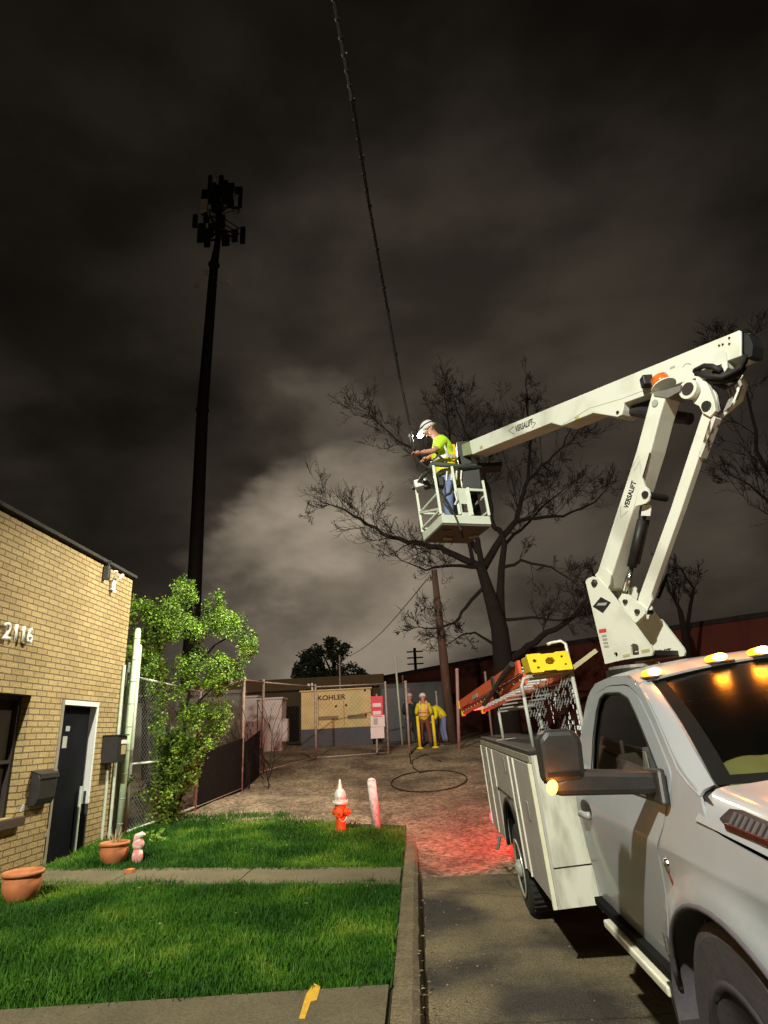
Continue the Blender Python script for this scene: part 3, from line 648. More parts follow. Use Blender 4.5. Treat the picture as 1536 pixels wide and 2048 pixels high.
# ================================================================== YARD EQUIPMENT
gY = 24.0
def genbox(): 
    a = aty(603, 1386, gY); b = aty(741, 1377, gY); c = aty(605, 1460, gY); d = aty(605, 1497, gY)
    return a.x, b.x, b.z, c.z, d.z
x0, x1, zt, zm, zb = genbox(); x0 -= .02
gen = thing('generator', ((x0+x1)/2, gY+.6, zb), 'long cream generator enclosure on a dark skid with louvred doors', 'generator')
mb = MB(); mb.box((x0, gY, zm), (x1, gY+1.3, zt)); mb.build('enclosure', M_GEN, gen, bevel=0.02)
mb = MB(); mb.box((x0-.05, gY-.05, zt+.002), (x1+.05, gY+1.35, zt+.05)); mb.build('roof', M_GEN, gen)
mb = MB(); mb.box((x0, gY+.02, zb-.05), (x1, gY+1.28, zm-.003)); mb.build('skid', M_GENB, gen)
mb = MB(); mb.box((x0-.1, gY-.15, zb-.3), (x1+.1, gY+1.45, zb-.053)); mb.build('plinth', M_CONC, gen)
for (a, b) in ((.25, .53), (.66, .93)):
    mb = MB(); mb.box((x0+(x1-x0)*a, gY-.012, zm+.30), (x0+(x1-x0)*b, gY-.002, zm+.44)); mb.build('louvre', mat('louvre_dark', (0.25, 0.19, 0.09), 0.8), gen)
for a in (.245, .61):
    mb = MB(); mb.box((x0+(x1-x0)*a, gY-.008, zm+.12), (x0+(x1-x0)*a+.012, gY-.001, zt-.12)); mb.build('door_seam', M_DARK, gen)
for a, z in ((.50, .78), (.645, .80), (.92, .42), (.92, 1.3)):
    mb = MB(); mb.lathe([(.045, 0), (.045, .02), (.02, .03)], (x0+(x1-x0)*a, gY-.001, zm+z), (0, -1, 0), 12); mb.build('latch', M_BLACK, gen)
text('lettering', 'KOHLER', (x0+(x1-x0)*.235, gY-.003, zm+1.02), (1, 0, 0), (0, 0, 1), .17, M_INK, gen, sx=1.15, th=.006, bold=.02)
mb = MB(); mb.box((x0+.38, gY+.1, zt+.05), (x0+.44, gY+.16, zt+.32)); mb.blob((x0+.28, gY+.1, zt+.24), .07, 10, 8); mb.build('floodlight', M_FRAME, gen)
# cabinets
for i, (l, t_, r, b, lab) in enumerate(((483, 1396, 512, 1502, 'narrow white equipment cabinet, left of the two behind the fence'), (516, 1400, 563, 1505, 'wide white equipment cabinet with brown stains, right of the two'))):
    p = aty(l, t_, 22.5); q = aty(r, b, 22.5)
    t = thing('equipment_cabinet', (p.x, 22.5, q.z), lab, 'cabinet')
    mb = MB(); mb.box((p.x, 22.5, q.z), (q.x, 23.3, p.z)); mb.build('body', M_CABINET, t, bevel=0.02)
    mb = MB(); mb.box((p.x-.04, 22.46, p.z+.002), (q.x+.04, 23.35, p.z+.06)); mb.build('top', M_CABINET, t)
    mb = MB(); mb.box((p.x+.06, 22.488, q.z+.1), (q.x-.06, 22.498, p.z-.1)); d = mb.build('door', M_CABINET, t)
    mb = MB(); mb.box((q.x-.14, 22.46, (p.z+q.z)/2-.06), (q.x-.10, 22.487, (p.z+q.z)/2+.06)); mb.build('handle', M_GREY, d)
    if i: mb = MB(); mb.box((q.x+.003, 22.6, q.z+.35), (q.x+.18, 22.9, q.z+1.1)); mb.build('side_box', M_CABINET, t)
    mb = MB(); mb.box((p.x-.1, 22.4, q.z-.5), (q.x+.1, 23.4, q.z-.003)); mb.build('plinth', M_CONC, t)
# signs wired to the fence
def sign(px0, py0, px1, py1, Y, m, label, lines, extra=None):
    a = aty(px0, py0, Y); b = aty(px1, py1, Y); t = thing('sign', ((a.x+b.x)/2, Y, b.z), label, 'sign')
    mb = MB(); mb.box((a.x, Y, b.z), (b.x, Y+.006, a.z)); mb.build('panel', m, t)
    for (u0, v0, u1, v1, mm) in lines:
        w, h = b.x-a.x, a.z-b.z
        mb = MB(); mb.box((a.x+w*u0, Y-.004, b.z+h*v0), (a.x+w*u1, Y-.001, b.z+h*v1)); mb.build('printed_block', mm, t)
    return t
sign(741, 1393, 766, 1416, 20.9, M_SIGNR, 'bright red sign with a white lower strip, top of the column of signs', [(.15, .12, .85, .42, M_SIGNW)])
sign(742, 1417, 766, 1430, 20.9, M_SIGNR, 'small red sign with a white stripe, second in the column', [(.15, .1, .85, .6, M_SIGNW)])
sign(741, 1431, 770, 1453, 20.9, M_SIGNW, 'pale sign with a faint round emblem, third in the column', [(.2, .2, .5, .75, M_GREYINK), (.15, .85, .85, .92, M_SIGNR)])
sign(741, 1455, 769, 1476, 20.9, M_SIGNW, 'blank pale sign at the bottom of the column', [])
for k, xx in enumerate((741, 768)):
    a = aty(xx, 1500, 20.95); b = aty(xx-2, 1385, 20.95)
mb = MB(); a = aty(754, 1505, 20.94); b = aty(753, 1388, 20.94); mb.tube([a, b], .03, 8)
sp = thing('sign_post', a, 'dark post carrying the column of red and white signs', 'post'); mb.build('pipe', M_POST, sp)

# ================================================================== BACKGROUND BUILDINGS
rb = thing('red_brown_warehouse', atz(1130, 1292, 6.0)-Vector((0, 0, 6.0)), 'long dark red brown warehouse behind the bare tree and the truck', 'building')
A = atz(735, 1363, 6.0); B = atz(1130, 1292, 6.0); Cc = atz(1560, 1230, 6.0); D = Cc + (Cc-B)*1.5
A2 = A + (A-B)*0.0
mb = MB()
for p, q in ((A, B), (B, Cc), (Cc, D)):
    n = Vector((-(q-p).y, (q-p).x, 0)).normalized()
    mb.prism([(p.x, p.y, 0.5), (q.x, q.y, 0.5), (q.x, q.y, 6), (p.x, p.y, 6)], n*0.4)
mb.build('wall', M_WALLR, rb)
mb = MB()
for p, q in ((A, B), (B, Cc), (Cc, D)):
    n = Vector((-(q-p).y, (q-p).x, 0)).normalized()
    mb.prism([Vector((p.x, p.y, 6.003))-n*.1, Vector((q.x, q.y, 6.003))-n*.1, Vector((q.x, q.y, 6.003))+n*14, Vector((p.x, p.y, 6.003))+n*14], (0, 0, .25))
mb.build('roof', M_ROOF, rb)
for k in range(7):
    p = A.lerp(B, .12+.13*k); q = A.lerp(B, .15+.13*k); d = (B-A).normalized(); n = Vector((d.y, -d.x, 0))
    mb = MB(); mb.prism([Vector((p.x, p.y, 3.3))+n*.02, Vector((q.x, q.y, 3.3))+n*.02, Vector((q.x, q.y, 4.1))+n*.02, Vector((p.x, p.y, 4.1))+n*.02], n*.03); mb.build('window', M_DARK, rb)
bb = thing('brown_shed', aty(560, 1430, 34), 'low brown flat roofed shed behind the white cabinets', 'building')
a = aty(440, 1370, 34); b = aty(742, 1368, 34)
mb = MB(); mb.box((a.x-4, 34, .8), (b.x+.5, 42, a.z-.5)); mb.build('wall', M_WALLB, bb)
mb = MB(); mb.box((a.x-4.2, 33.6, a.z-.497), (b.x+.7, 42.2, a.z+.1)); mb.build('roof', mat('shed_fascia', (0.13, 0.075, 0.03), 0.8, var=.15, scale=.8), bb)
mb = MB(); c = aty(575, 1500, 33.9); mb.box((c.x-.3, 33.9, 1), (c.x+.6, 33.98, 3.2)); mb.build('door', M_DARK, bb)
gw = thing('block_wall', aty(440, 1480, 18.5), 'grey concrete block wall glimpsed behind the leafy tree', 'wall')
a = aty(300, 1370, 19); b = aty(482, 1500, 19)
mb = MB(); mb.box((a.x-3, 19, 0), (b.x, 19.3, 3.0)); mb.build('blockwork', M_WALLG, gw)
mb = MB(); mb.box((a.x-3, 18.95, 3.003), (b.x+.05, 19.35, 3.1)); mb.build('coping', M_WALLG, gw)

# utility pole + thin line + far pylon
pb = aty(905, 1482, 23.0); pt = aty(868, 1140, 23.0); pz = lot_z(pb.x, pb.y)
up = thing('utility_pole', (pb.x, pb.y, pz), 'leaning bare wooden utility pole between the workers and the orange ladder', 'pole')
mb = MB(); mb.tube([Vector((pb.x, pb.y, pz-.2)), pb.lerp(pt, .5), pt], [.19, .155, .11], 14); mb.build('shaft', M_POLE, up, smooth=True)
mb = MB(); mb.tube([pt-Vector((0, 0, .35)), pt-Vector((.25, 0, .4))], .02); mb.tube([pt-Vector((.25, 0, .4)), pt-Vector((.25, 0, .25))], .04); mb.build('bracket', M_GREY, up)
a = pt-Vector((.25, 0, .3)); b = aty(700, 1312, 48)
mb = MB(); mb.tube([a.lerp(b, k/12)-Vector((0, 0, 1.2*math.sin(math.pi*k/12)*.35)) for k in range(13)], .018, 5); o = mb.build('overhead_wire', M_CABLE); props(o, 'thin wire running down from the wooden pole top toward the leafy tree', 'wire')
pl = aty(829, 1296, 70); plb = aty(831, 1345, 70)
fp = thing('transmission_pole', (pl.x, 70, 2), 'tiny distant pole with several crossarms above the dark roof', 'pole')
mb = MB(); mb.tube([(plb.x, 70, 2), (pl.x, 70, pl.z)], .16, 8); mb.build('shaft', M_TOWER, fp)
for k in (.15, .4, .65):
    z = pl.z - (pl.z-plb.z)*k; mb = MB(); mb.bar((pl.x-.9, 70, z), (pl.x+.9, 70, z), .1, .14); mb.build('crossarm', M_TOWER, fp)

# ================================================================== CELL TOWER
TY = 36.0
tb = aty(387, 1215, TY); tt = aty(437, 372, TY); 
ct = thing('cell_tower', (tb.x, TY, 1.3), 'very tall dark cell tower monopole with a cluster of antennas at its top', 'tower')
def tp(px, py, dy=0): return aty(px, py, TY+dy)
base = tb + (tb-tt)*(tb.z-1.3)/(tt.z-tb.z)
mb = MB(); mb.tube([base, tb, tp(405, 820), tp(428, 530), tp(436, 480), tt], [.52, .44, .38, .31, .2, .16], 16); mb.build('mast', M_TOWER, ct, smooth=True)
for (py, r) in ((530, .42), (820, .44)):
    mb = MB(); q = tp(428 if py < 600 else 405, py); mb.lathe([(r*.8, -.1), (r, -.06), (r, .06), (r*.8, .1)], q, (0, 0, 1), 14); mb.build('flange', M_TOWER, ct)
def plat(py, r):
    q = tp(438, py); mb = MB(); n = 3
    P = [q+Vector((r*math.cos(R(20+120*k)), r*math.sin(R(20+120*k)), 0)) for k in range(3)]
    for k in range(3):
        mb.tube([P[k], P[(k+1) % 3]], .05, 6); mb.tube([P[k]+Vector((0, 0, .5)), P[(k+1) % 3]+Vector((0, 0, .5))], .04, 6); mb.tube([q, P[k]], .07, 6); mb.tube([q-Vector((0, 0, 1.0)), P[k]], .05, 6)
    mb.build('antenna_platform', M_TOWER, ct); return q, P
for (py, r) in ((405, 1.05), (460, 1.5)): plat(py, r)
random.seed(9)
for (px, py, h, w, m, dy) in ((421, 352, 1.6, .26, M_ANT, .2), (431, 345, .8, .22, mat('grey_antenna', (0.6, .57, .55)), -.3), (443, 352, 1.7, .3, M_ANT, -.2), (432, 375, 1.9, .45, M_ANT, .4), (452, 370, 1.8, .5, M_ANT, -.5), (462, 375, 1.7, .3, M_ANT, 0), (481, 385, 1.5, .24, M_ANT, .3), (409, 400, 1.2, .46, M_ANTL, -.6), (391, 430, 1.2, .3, M_ANT, .1), (404, 448, 1.7, .5, M_ANT, -.3), (416, 460, 1.6, .4, M_ANT, .5), (486, 455, 1.5, .32, M_ANT, 0), (470, 460, 1.1, .4, M_ANT, .3), (472, 420, .55, .3, mat('grey_radio', (0.5, .48, .45)), -.4), (452, 470, 1.0, .5, M_ANT, .6)):
    q = tp(px, py, dy); mb = MB(); w *= 1.15; mb.box((q.x-w/2, q.y-.12, q.z-h), (q.x+w/2, q.y+.12, q.z)); mb.build('antenna', m, ct, bevel=.03)
for k in range(26):                                   # radios, brackets and feeder bundles between the panels
    q = tp(random.uniform(405, 478), random.uniform(365, 495), random.uniform(-.6, .6)); a, b = random.uniform(.12, .3), random.uniform(.2, .6)
    if abs(q.x-tp(438, 430).x) > .2+max(0, (q.z-tp(438, 500).z))*.55: continue
    mb = MB(); mb.box((q.x-a, q.y-.1, q.z-b), (q.x+a, q.y+.1, q.z+b)); mb.tube([q, tp(438, 430)], .03, 5); mb.build('radio_unit', M_ANT, ct)
for (px, py, s) in ((412, 546, 1), (460, 566, -1), (394, 573, 1)):
    q = tp(px, py, -.3); mb = MB(); mb.lathe([(.03, -.12), (.2, -.02), (.22, .05)], q, (-s*.5, -.8, -.3), 14); mb.tube([q, tp(430, py)], .03, 6); mb.build('microwave_dish', mat('dish_grey', (0.8, .78, .72)), ct)

# ================================================================== TREES
def leaf_cloud(clusters, size, jitter, per, seed=1, flat=0.5):
    rs = np.random.RandomState(seed); V = []; Fs = []
    for (c, r, d) in clusters:
        n = int(per*d)
        for k in range(n):
            u = rs.normal(size=3); u /= np.linalg.norm(u)+1e-9; q = np.array(c)+u*r*rs.uniform(0.15, 1.0)**0.6
            s = size*rs.uniform(.55, 1.3); a = rs.normal(size=3); a[2] *= .5; a /= np.linalg.norm(a)+1e-9
            nn = rs.normal(size=3)+np.array([0, -.3, .9]); b = np.cross(nn, a); b /= np.linalg.norm(b)+1e-9; nn2 = np.cross(a, b)
            w = s*.36; i = len(V)
            V += [tuple(q), tuple(q+a*s*.45+b*w+nn2*s*.08), tuple(q+a*s), tuple(q+a*s*.45-b*w+nn2*s*.08)]
            Fs += [(i, i+1, i+2), (i, i+2, i+3)]
    return V, Fs
def inpoly(x, y, poly):
    c = False; j = len(poly)-1
    for i in range(len(poly)):
        if (poly[i][1] > y) != (poly[j][1] > y) and x < (poly[j][0]-poly[i][0])*(y-poly[i][1])/(poly[j][1]-poly[i][1])+poly[i][0]: c = not c
        j = i
    return c
def meshobj(name, V, Fs, m, parent=None):
    inv = WM[parent].inverted() if parent is not None else None
    me = bpy.data.meshes.new(name); me.from_pydata([tuple(inv @ Vector(v)) for v in V] if inv is not None else V, [], Fs); me.materials.append(m)
    o = bpy.data.objects.new(name, me); COL.objects.link(o)
    if parent is not None: o.parent = parent; WM[o] = WM[parent].copy()
    return o
bush_poly = [(372,1150),(386,1162),(390,1192),(404,1205),(438,1185),(446,1215),(492,1242),(513,1265),(500,1300),(478,1345),(470,1372),(452,1395),(458,1430),(440,1470),(425,1500),(402,1530),(392,1560),(365,1585),(350,1630),(333,1655),(292,1668),(288,1610),(272,1595),(300,1560),(312,1500),(298,1455),(306,1400),(290,1362),(300,1300),(306,1245),(285,1222),(262,1192),(300,1203),(335,1200),(343,1175),(352,1185),(362,1155)]
tr = thing('leafy_tree', (-4.4, 12.4, 0.28), 'bright green leafy young tree growing through the fence beside the brick building', 'tree')
rs = np.random.RandomState(4); cl = []
while len(cl) < 660:
    px, py = rs.uniform(262, 513), rs.uniform(1150, 1668)
    if not inpoly(px, py, bush_poly): continue
    if noise.noise(Vector((px*.022, py*.022, 3))) < (-.04 if py < 1480 else -.45) and rs.rand() < .95: continue
    wd = .75 if py < 1480 else .4
    p = aty(px, py, 12.3+rs.normal()*wd*.6)
    if p.z < .3: continue
    cl.append((p, rs.uniform(.06, .20), rs.uniform(.2, 1.0)))
for (px, py, n) in ((372,1150,9),(386,1165,7),(352,1178,6),(300,1205,5),(268,1192,5),(438,1188,8),(446,1205,6),(490,1243,6),(508,1262,6),(415,1200,6),(330,1200,6),(470,1228,5),(505,1290,4),(480,1330,4),(292,1250,4)):
    q = aty(px, py, 12.3+rs.normal()*.3)                       # upright leafy shoots
    for k in range(n): cl.append((q-Vector((rs.normal()*.02, 0, k*.075)), .05+.012*k, .22+.06*k))
while len(cl) < 900:
    px, py = rs.uniform(285, 400), rs.uniform(1470, 1665)
    if inpoly(px, py, bush_poly): cl.append((aty(px, py, 12.25+rs.normal()*.22), rs.uniform(.05, .13), rs.uniform(.2, .7)))
V, Fs = leaf_cloud(cl, .047, 0, 118, 3); meshobj('crown', V, Fs, M_LEAFB, tr)
mb = MB()
random.seed(2)
def stem(pts, r0, r1, Y=12.3):
    P = [aty(a, b, Y+dy) for a, b, dy in pts]; mb.tube(P, [r0+(r1-r0)*i/(len(P)-1) for i in range(len(P))], 7)
stem([(332,1668,0),(345,1600,0),(360,1520,.1),(372,1430,0),(385,1340,.1),(392,1250,0),(376,1160,0)], .055, .012)
stem([(360,1520,.1),(330,1450,-.1),(315,1380,0),(320,1300,0)], .035, .01); stem([(385,1340,.1),(430,1290,.2),(490,1255,.2)], .03, .008)
stem([(372,1430,0),(420,1380,.2),(455,1350,.3)], .03, .008); stem([(392,1250,0),(430,1215,0),(442,1190,0)], .02, .006)
stem([(345,1640,.1),(375,1560,.1),(400,1510,.2)], .03, .01); stem([(320,1300,0),(300,1230,0),(268,1195,.1)], .02, .006); stem([(345,1600,0),(300,1600,-.2),(285,1600,-.2)], .02, .006)
mb.build('trunk', M_BARK, tr, smooth=True)
# darker tree peeping behind the brick corner
dk = thing('dark_leafy_tree', aty(290, 1400, 16)-Vector((0, 0, 2.5)), 'dark leafy tree showing between the brick corner and the bright green tree', 'tree')
cl = []
while len(cl) < 42:
    px, py = rs.uniform(255, 330), rs.uniform(1185, 1400); p = aty(px, py, 16+rs.normal()*.6)
    if py < 1200+abs(px-290)*.6: continue
    cl.append((p, rs.uniform(.15, .35), 1))
V, Fs = leaf_cloud(cl, .12, 0, 60, 5); meshobj('crown', V, Fs, M_LEAFB, dk)
mb = MB(); mb.tube([aty(290, 1560, 16), aty(288, 1300, 16)], [.1, .04]); mb.build('trunk', M_BARK, dk)
# distant round leafy tree
ft = thing('distant_leafy_tree', aty(672, 1375, 46)-Vector((0, 0, 3)), 'dusky round crowned tree rising behind the cream generator', 'tree')
cl = []; fpoly = [(592,1378),(592,1335),(606,1312),(622,1300),(640,1290),(660,1280),(690,1292),(700,1325),(725,1345),(742,1370),(742,1378)]
while len(cl) < 170:
    px, py = rs.uniform(590, 742), rs.uniform(1280, 1378)
    if not inpoly(px, py, fpoly): continue
    if noise.noise(Vector((px*.05, py*.05, 8))) < -.15: continue
    cl.append((aty(px, py, 46+rs.normal()*1.2), rs.uniform(.25, .6), rs.uniform(.4, 1)))
V, Fs = leaf_cloud(cl, .24, 0, 70, 6); meshobj('crown', V, Fs, M_LEAFD, ft)
mb = MB(); mb.tube([aty(672, 1400, 46)-Vector((0, 0, 2)), aty(668, 1330, 46), aty(660, 1290, 46)], [.3, .15, .05])
for q in ((620, 1310), (640, 1295), (700, 1330), (690, 1300)): mb.tube([aty(670, 1360, 46), aty(*q, 46)], [.12, .03], 5)
mb.build('trunk', M_BARK, ft)

class Twigs:
    def __init__(s, seed): s.mb = MB(); s.r = random.Random(seed); s.n = 0
    def limb(s, pts, r0, r1, kids=0, L=2.0, depth=3):
        P = [Vector(p) for p in pts]; k = len(P); Q = []
        for i in range(k-1):
            for j in range(3): Q.append(P[i].lerp(P[i+1], j/3) + Vector([s.r.gauss(0, .02)*L for _ in range(3)])*(1 if j or i else 0))
        Q.append(P[-1]); n = len(Q); rr = [r0+(r1-r0)*i/(n-1) for i in range(n)]
        s.mb.tube(Q, rr, 7 if r0 > .06 else 5, cap=False)
        for c in range(int(kids*.62)):
            t = s.r.uniform(.2, 1)**.8; f = t*(n-1); i = min(int(f), n-2); p = Q[i].lerp(Q[i+1], f-i); d = (Q[i+1]-Q[i]).normalized()
            s.twig(p, d, L*s.r.uniform(.5, 1.1)*(1.15-t*.5), max(.011, rr[i]*.30), depth)
        s.twig(Q[-1], (Q[-1]-Q[-2]).normalized(), L*.5, max(.01, r1), depth-1, .15)
    def twig(s, p, d, L, r, depth, spread=.9):
        rd = Vector([s.r.gauss(0, 1) for _ in range(3)]); rd = (rd - d*rd.dot(d)); rd.normalize()
        dd = (d + rd*spread*s.r.uniform(.5, 1.2) + Vector((0, 0, .15))).normalized()
        seg = 5; Q = [p]; cur = dd.copy()
        for i in range(seg):
            cur = (cur + Vector([s.r.gauss(0, .16) for _ in range(3)]) + Vector((0, 0, .05))).normalized(); Q.append(Q[-1] + cur*L/seg)
        r1 = max(.006, r*.3); s.mb.tube(Q, [r+(r1-r)*i/seg for i in range(seg+1)], 4, cap=False); s.n += 1
        if depth > 0:
            for c in range(s.r.randint(3, 5)):
                i = s.r.randint(1, seg); s.twig(Q[i], (Q[i]-Q[i-1]).normalized(), L*s.r.uniform(.42, .72), max(.007, r*.5), depth-1, .75)
        else:
            for i in (seg,):                       # buds
                s.mb.blob(Q[i], s.r.uniform(.010, .020), 4, 3)
bt = thing('bare_tree', aty(1010, 1480, 25)-Vector((0, 0, .2)), 'large leafless tree spreading behind the raised work platform', 'tree')
tw = Twigs(21); BY = 24.0
def bp(l): return [aty(x, y, BY+dy) for x, y, dy in l]
mbt = MB(); mbt.tube(bp([(1020,1500,0),(1012,1400,0),(1007,1330,0),(999,1257,0),(984,1205,0),(971,1164,0),(960,1130,0)]), [.54, .44, .37, .33, .27, .22, .19], 14)
mbt.tube(bp([(1002,1270,.1),(1000,1209,.2),(1001,1176,.2),(1003,1136,.3),(1009,1087,.4),(1000,1060,.4)]), [.24, .19, .16, .14, .12, .10], 10)
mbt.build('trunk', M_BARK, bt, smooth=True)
tw.limb(bp([(960,1134,0),(923,1116,-.3),(878,1096,-.6),(830,1086,-1.0),(781,1075,-1.3),(733,1047,-1.5),(693,1019,-1.7),(654,1007,-1.9)]), .16, .02, 26, 1.7)
tw.limb(bp([(967,1136,0),(983,1104,.3),(1008,1067,.5),(1032,1043,.8),(1040,999,1),(1056,962,1.1),(1084,934,1.2),(1125,894,1.3),(1145,850,1.5)]), .18, .02, 26, 2.1)
tw.limb(bp([(1000,1062,.4),(987,1055,.3),(979,999,0),(967,942,-.2),(943,894,-.4),(920,840,-.5),(905,792,-.6)]), .12, .02, 22, 1.7)
tw.limb(bp([(963,1128,0),(955,1080,-.3),(919,1023,-.8),(870,942,-1.3),(822,898,-1.6),(781,870,-1.8),(737,825,-2)]), .13, .02, 24, 1.6)
tw.limb(bp([(955,1104,0),(920,1050,.5),(903,983,1.0),(899,861,1.2),(886,773,1.4)]), .11, .015, 22, 1.7)
tw.limb(bp([(1056,962,1.1),(1060,882,1.6),(1054,810,1.8),(1052,752,2.0)]), .08, .015, 14, 1.3)
tw.limb(bp([(1036,1043,.8),(1072,1035,1),(1125,1031,1.3),(1185,1007,1.6),(1217,974,1.8)]), .1, .015, 18, 1.5)
tw.limb(bp([(1007,1240,.1),(1064,1236,-.3),(1125,1240,-.5),(1190,1225,-.8)]), .07, .015, 12, 1.4)
tw.limb(bp([(1003,1136,.3),(1044,1124,.2),(1100,1132,.1),(1160,1175,0)]), .08, .015, 14, 1.4)
tw.limb(bp([(1009,1090,.4),(1040,1060,1.4),(1090,1010,2.2),(1150,960,2.8)]), .08, .015, 14, 1.6)
tw.limb(bp([(974,1168,0),(930,1215,-.4),(910,1245,-.6),(862,1258,-.8),(830,1254,-1)]), .08, .015, 14, 1.1)
tw.limb(bp([(960,1134,0),(900,1130,-.8),(850,1140,-1.2),(800,1120,-1.6)]), .08, .015, 14, 1.3)
tw.limb(bp([(990,1290,0),(950,1265,-.4),(920,1270,-.8),(880,1300,-1)]), .06, .012, 10, 1.0)
tw.limb(bp([(1022,1320,0),(1055,1292,0),(1095,1268,-.2),(1145,1237,-.5),(1173,1200,-.9),(1185,1160,-1)]), .15, .05, 12, 1.6)
tw.limb(bp([(945,1120,0),(930,1050,-.6),(950,980,-1),(985,900,-1.3),(990,830,-1.5)]), .09, .015, 16, 1.5)
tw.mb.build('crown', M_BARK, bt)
# bare tree at the right edge and brushy tree low behind the truck
for (pts, base, lab, YY, sd) in (([(1640,1400),(1620,1200),(1590,1060),(1540,1000),(1480,960)], (1640, 1500), 'leafless tree reaching in from the right edge behind the boom', 22, 5),
                                 ([(1375,1330),(1372,1280),(1360,1220),(1340,1180),(1325,1140)], (1378, 1420), 'small brushy leafless tree low behind the boom turret', 27, 8)):
    e = thing('bare_tree', aty(*base, YY), lab, 'tree'); w2 = Twigs(sd); P = [aty(x, y, YY) for x, y in pts]
    m2 = MB(); m2.tube([aty(*base, YY)]+P[:3], [.25, .2, .15, .1], 9); m2.build('trunk', M_BARK, e)
    w2.limb(P[1:], .12, .02, 16, 2.0 if sd == 5 else 1.1); w2.limb([P[1], P[2]+Vector((1, .5, 1)), P[3]+Vector((2.2 if sd == 5 else .9, 1, 1.5))], .1, .02, 14, 2.0 if sd == 5 else 1.1)
    if sd == 5: w2.limb([P[2], P[3]+Vector((0, 0, 2)), P[3]+Vector((.3, 0, 4.5)), P[3]+Vector((.1, 0, 6.5))], .1, .02, 18, 1.8)
    w2.mb.build('crown', M_BARK, e)
# ================================================================== BUCKET TRUCK
trk = thing('bucket_truck', None, 'white utility bucket truck with lit amber roof lamps, service body and raised articulated boom', 'truck', mat=MT)
CXL = 1.12                                            # local centre line
def sx_(y, z):                                        # cab side surface
    x = 0.17 + (max(0, z-1.18)*0.30 if z > 1.18 else (1.18-z)*.05)
    if z < 0.95: x += 0.10*(0.95-z)**2*1.2
    e = math.hypot((y+2.88)/0.72, (z-0.42)/0.63)
    x -= 0.05*math.exp(-((max(e, 1)-1.0)/0.13)**2)
    return x
door = [(-0.98, 0.60), (-0.93, 0.85), (-0.92, 1.35), (-0.98, 1.62), (-1.06, 1.80), (-1.18, 1.875), (-1.42, 1.905), (-1.78, 1.895), (-1.98, 1.83), (-2.20, 1.69), (-2.47, 1.49), (-2.45, 1.40), (-2.40, 1.27), (-2.31, 1.15), (-2.27, 1.0), (-2.22, 0.80), (-2.14, 0.66), (-2.08, 0.60)]
win = [(-1.17, 1.36), (-1.15, 1.60), (-1.19, 1.76), (-1.25, 1.835), (-1.36, 1.862), (-1.66, 1.855), (-1.82, 1.82), (-1.96, 1.735), (-2.12, 1.625), (-2.38, 1.435), (-2.37, 1.36)]
def chai(pl, n=2, rt=.25):
    for _ in range(n):
        o = []
        for i in range(len(pl)):
            a, b = pl[i], pl[(i+1) % len(pl)]
            if rt < .2 or math.hypot(a[0]-b[0], a[1]-b[1]) > .9:
                k = rt if rt < .2 else .03
                o += [(a[0]*(1-k)+b[0]*k, a[1]*(1-k)+b[1]*k), (a[0]*k+b[0]*(1-k), a[1]*k+b[1]*(1-k))]
            elif 0: o += [(a[0]*.97+b[0]*.03, a[1]*.97+b[1]*.03), (a[0]*.03+b[0]*.97, a[1]*.03+b[1]*.97)]
            else: o += [(a[0]*.75+b[0]*.25, a[1]*.75+b[1]*.25), (a[0]*.25+b[0]*.75, a[1]*.25+b[1]*.75)]
        pl = o
    return pl
door = chai(door, 2, .13); win = chai(win, 2, .10)
archp = [(-2.88+0.72*math.cos(t), 0.42+0.63*math.sin(t)) for t in [R(15+150*i/20) for i in range(21)]]
side = [(-0.80, 0.55), (-0.80, 1.45), (-0.83, 1.70), (-0.92, 1.86), (-1.08, 1.935), (-1.42, 1.96), (-1.80, 1.945), (-2.04, 1.87), (-2.28, 1.715), (-2.55, 1.515), (-2.76, 1.44), (-2.80, 1.37), (-2.87, 1.32), (-3.1, 1.30), (-3.5, 1.275), (-4.0, 1.20), (-4.12, 1.10), (-4.12, 0.58), (-3.60, 0.58)] + archp[::-1] + [(-2.17, 0.55)]
side = chai(side, 2)
def shrink(pl, d):
    c = [sum(p[i] for p in pl)/len(pl) for i in (0, 1)]; o = []
    n = len(pl)
    ar = sum(pl[i][0]*pl[(i+1) % n][1]-pl[(i+1) % n][0]*pl[i][1] for i in range(n)); sg = 1 if ar > 0 else -1
    for i in range(n):
        a, b, e = Vector(pl[i-1]), Vector(pl[i]), Vector(pl[(i+1) % n]); t1 = (b-a).normalized(); t2 = (e-b).normalized()
        nn = Vector((-(t1.y+t2.y), t1.x+t2.x)); nn = nn.normalized()*sg; o.append(tuple(b+nn*d))
    return o
gap = shrink(door, -0.006)
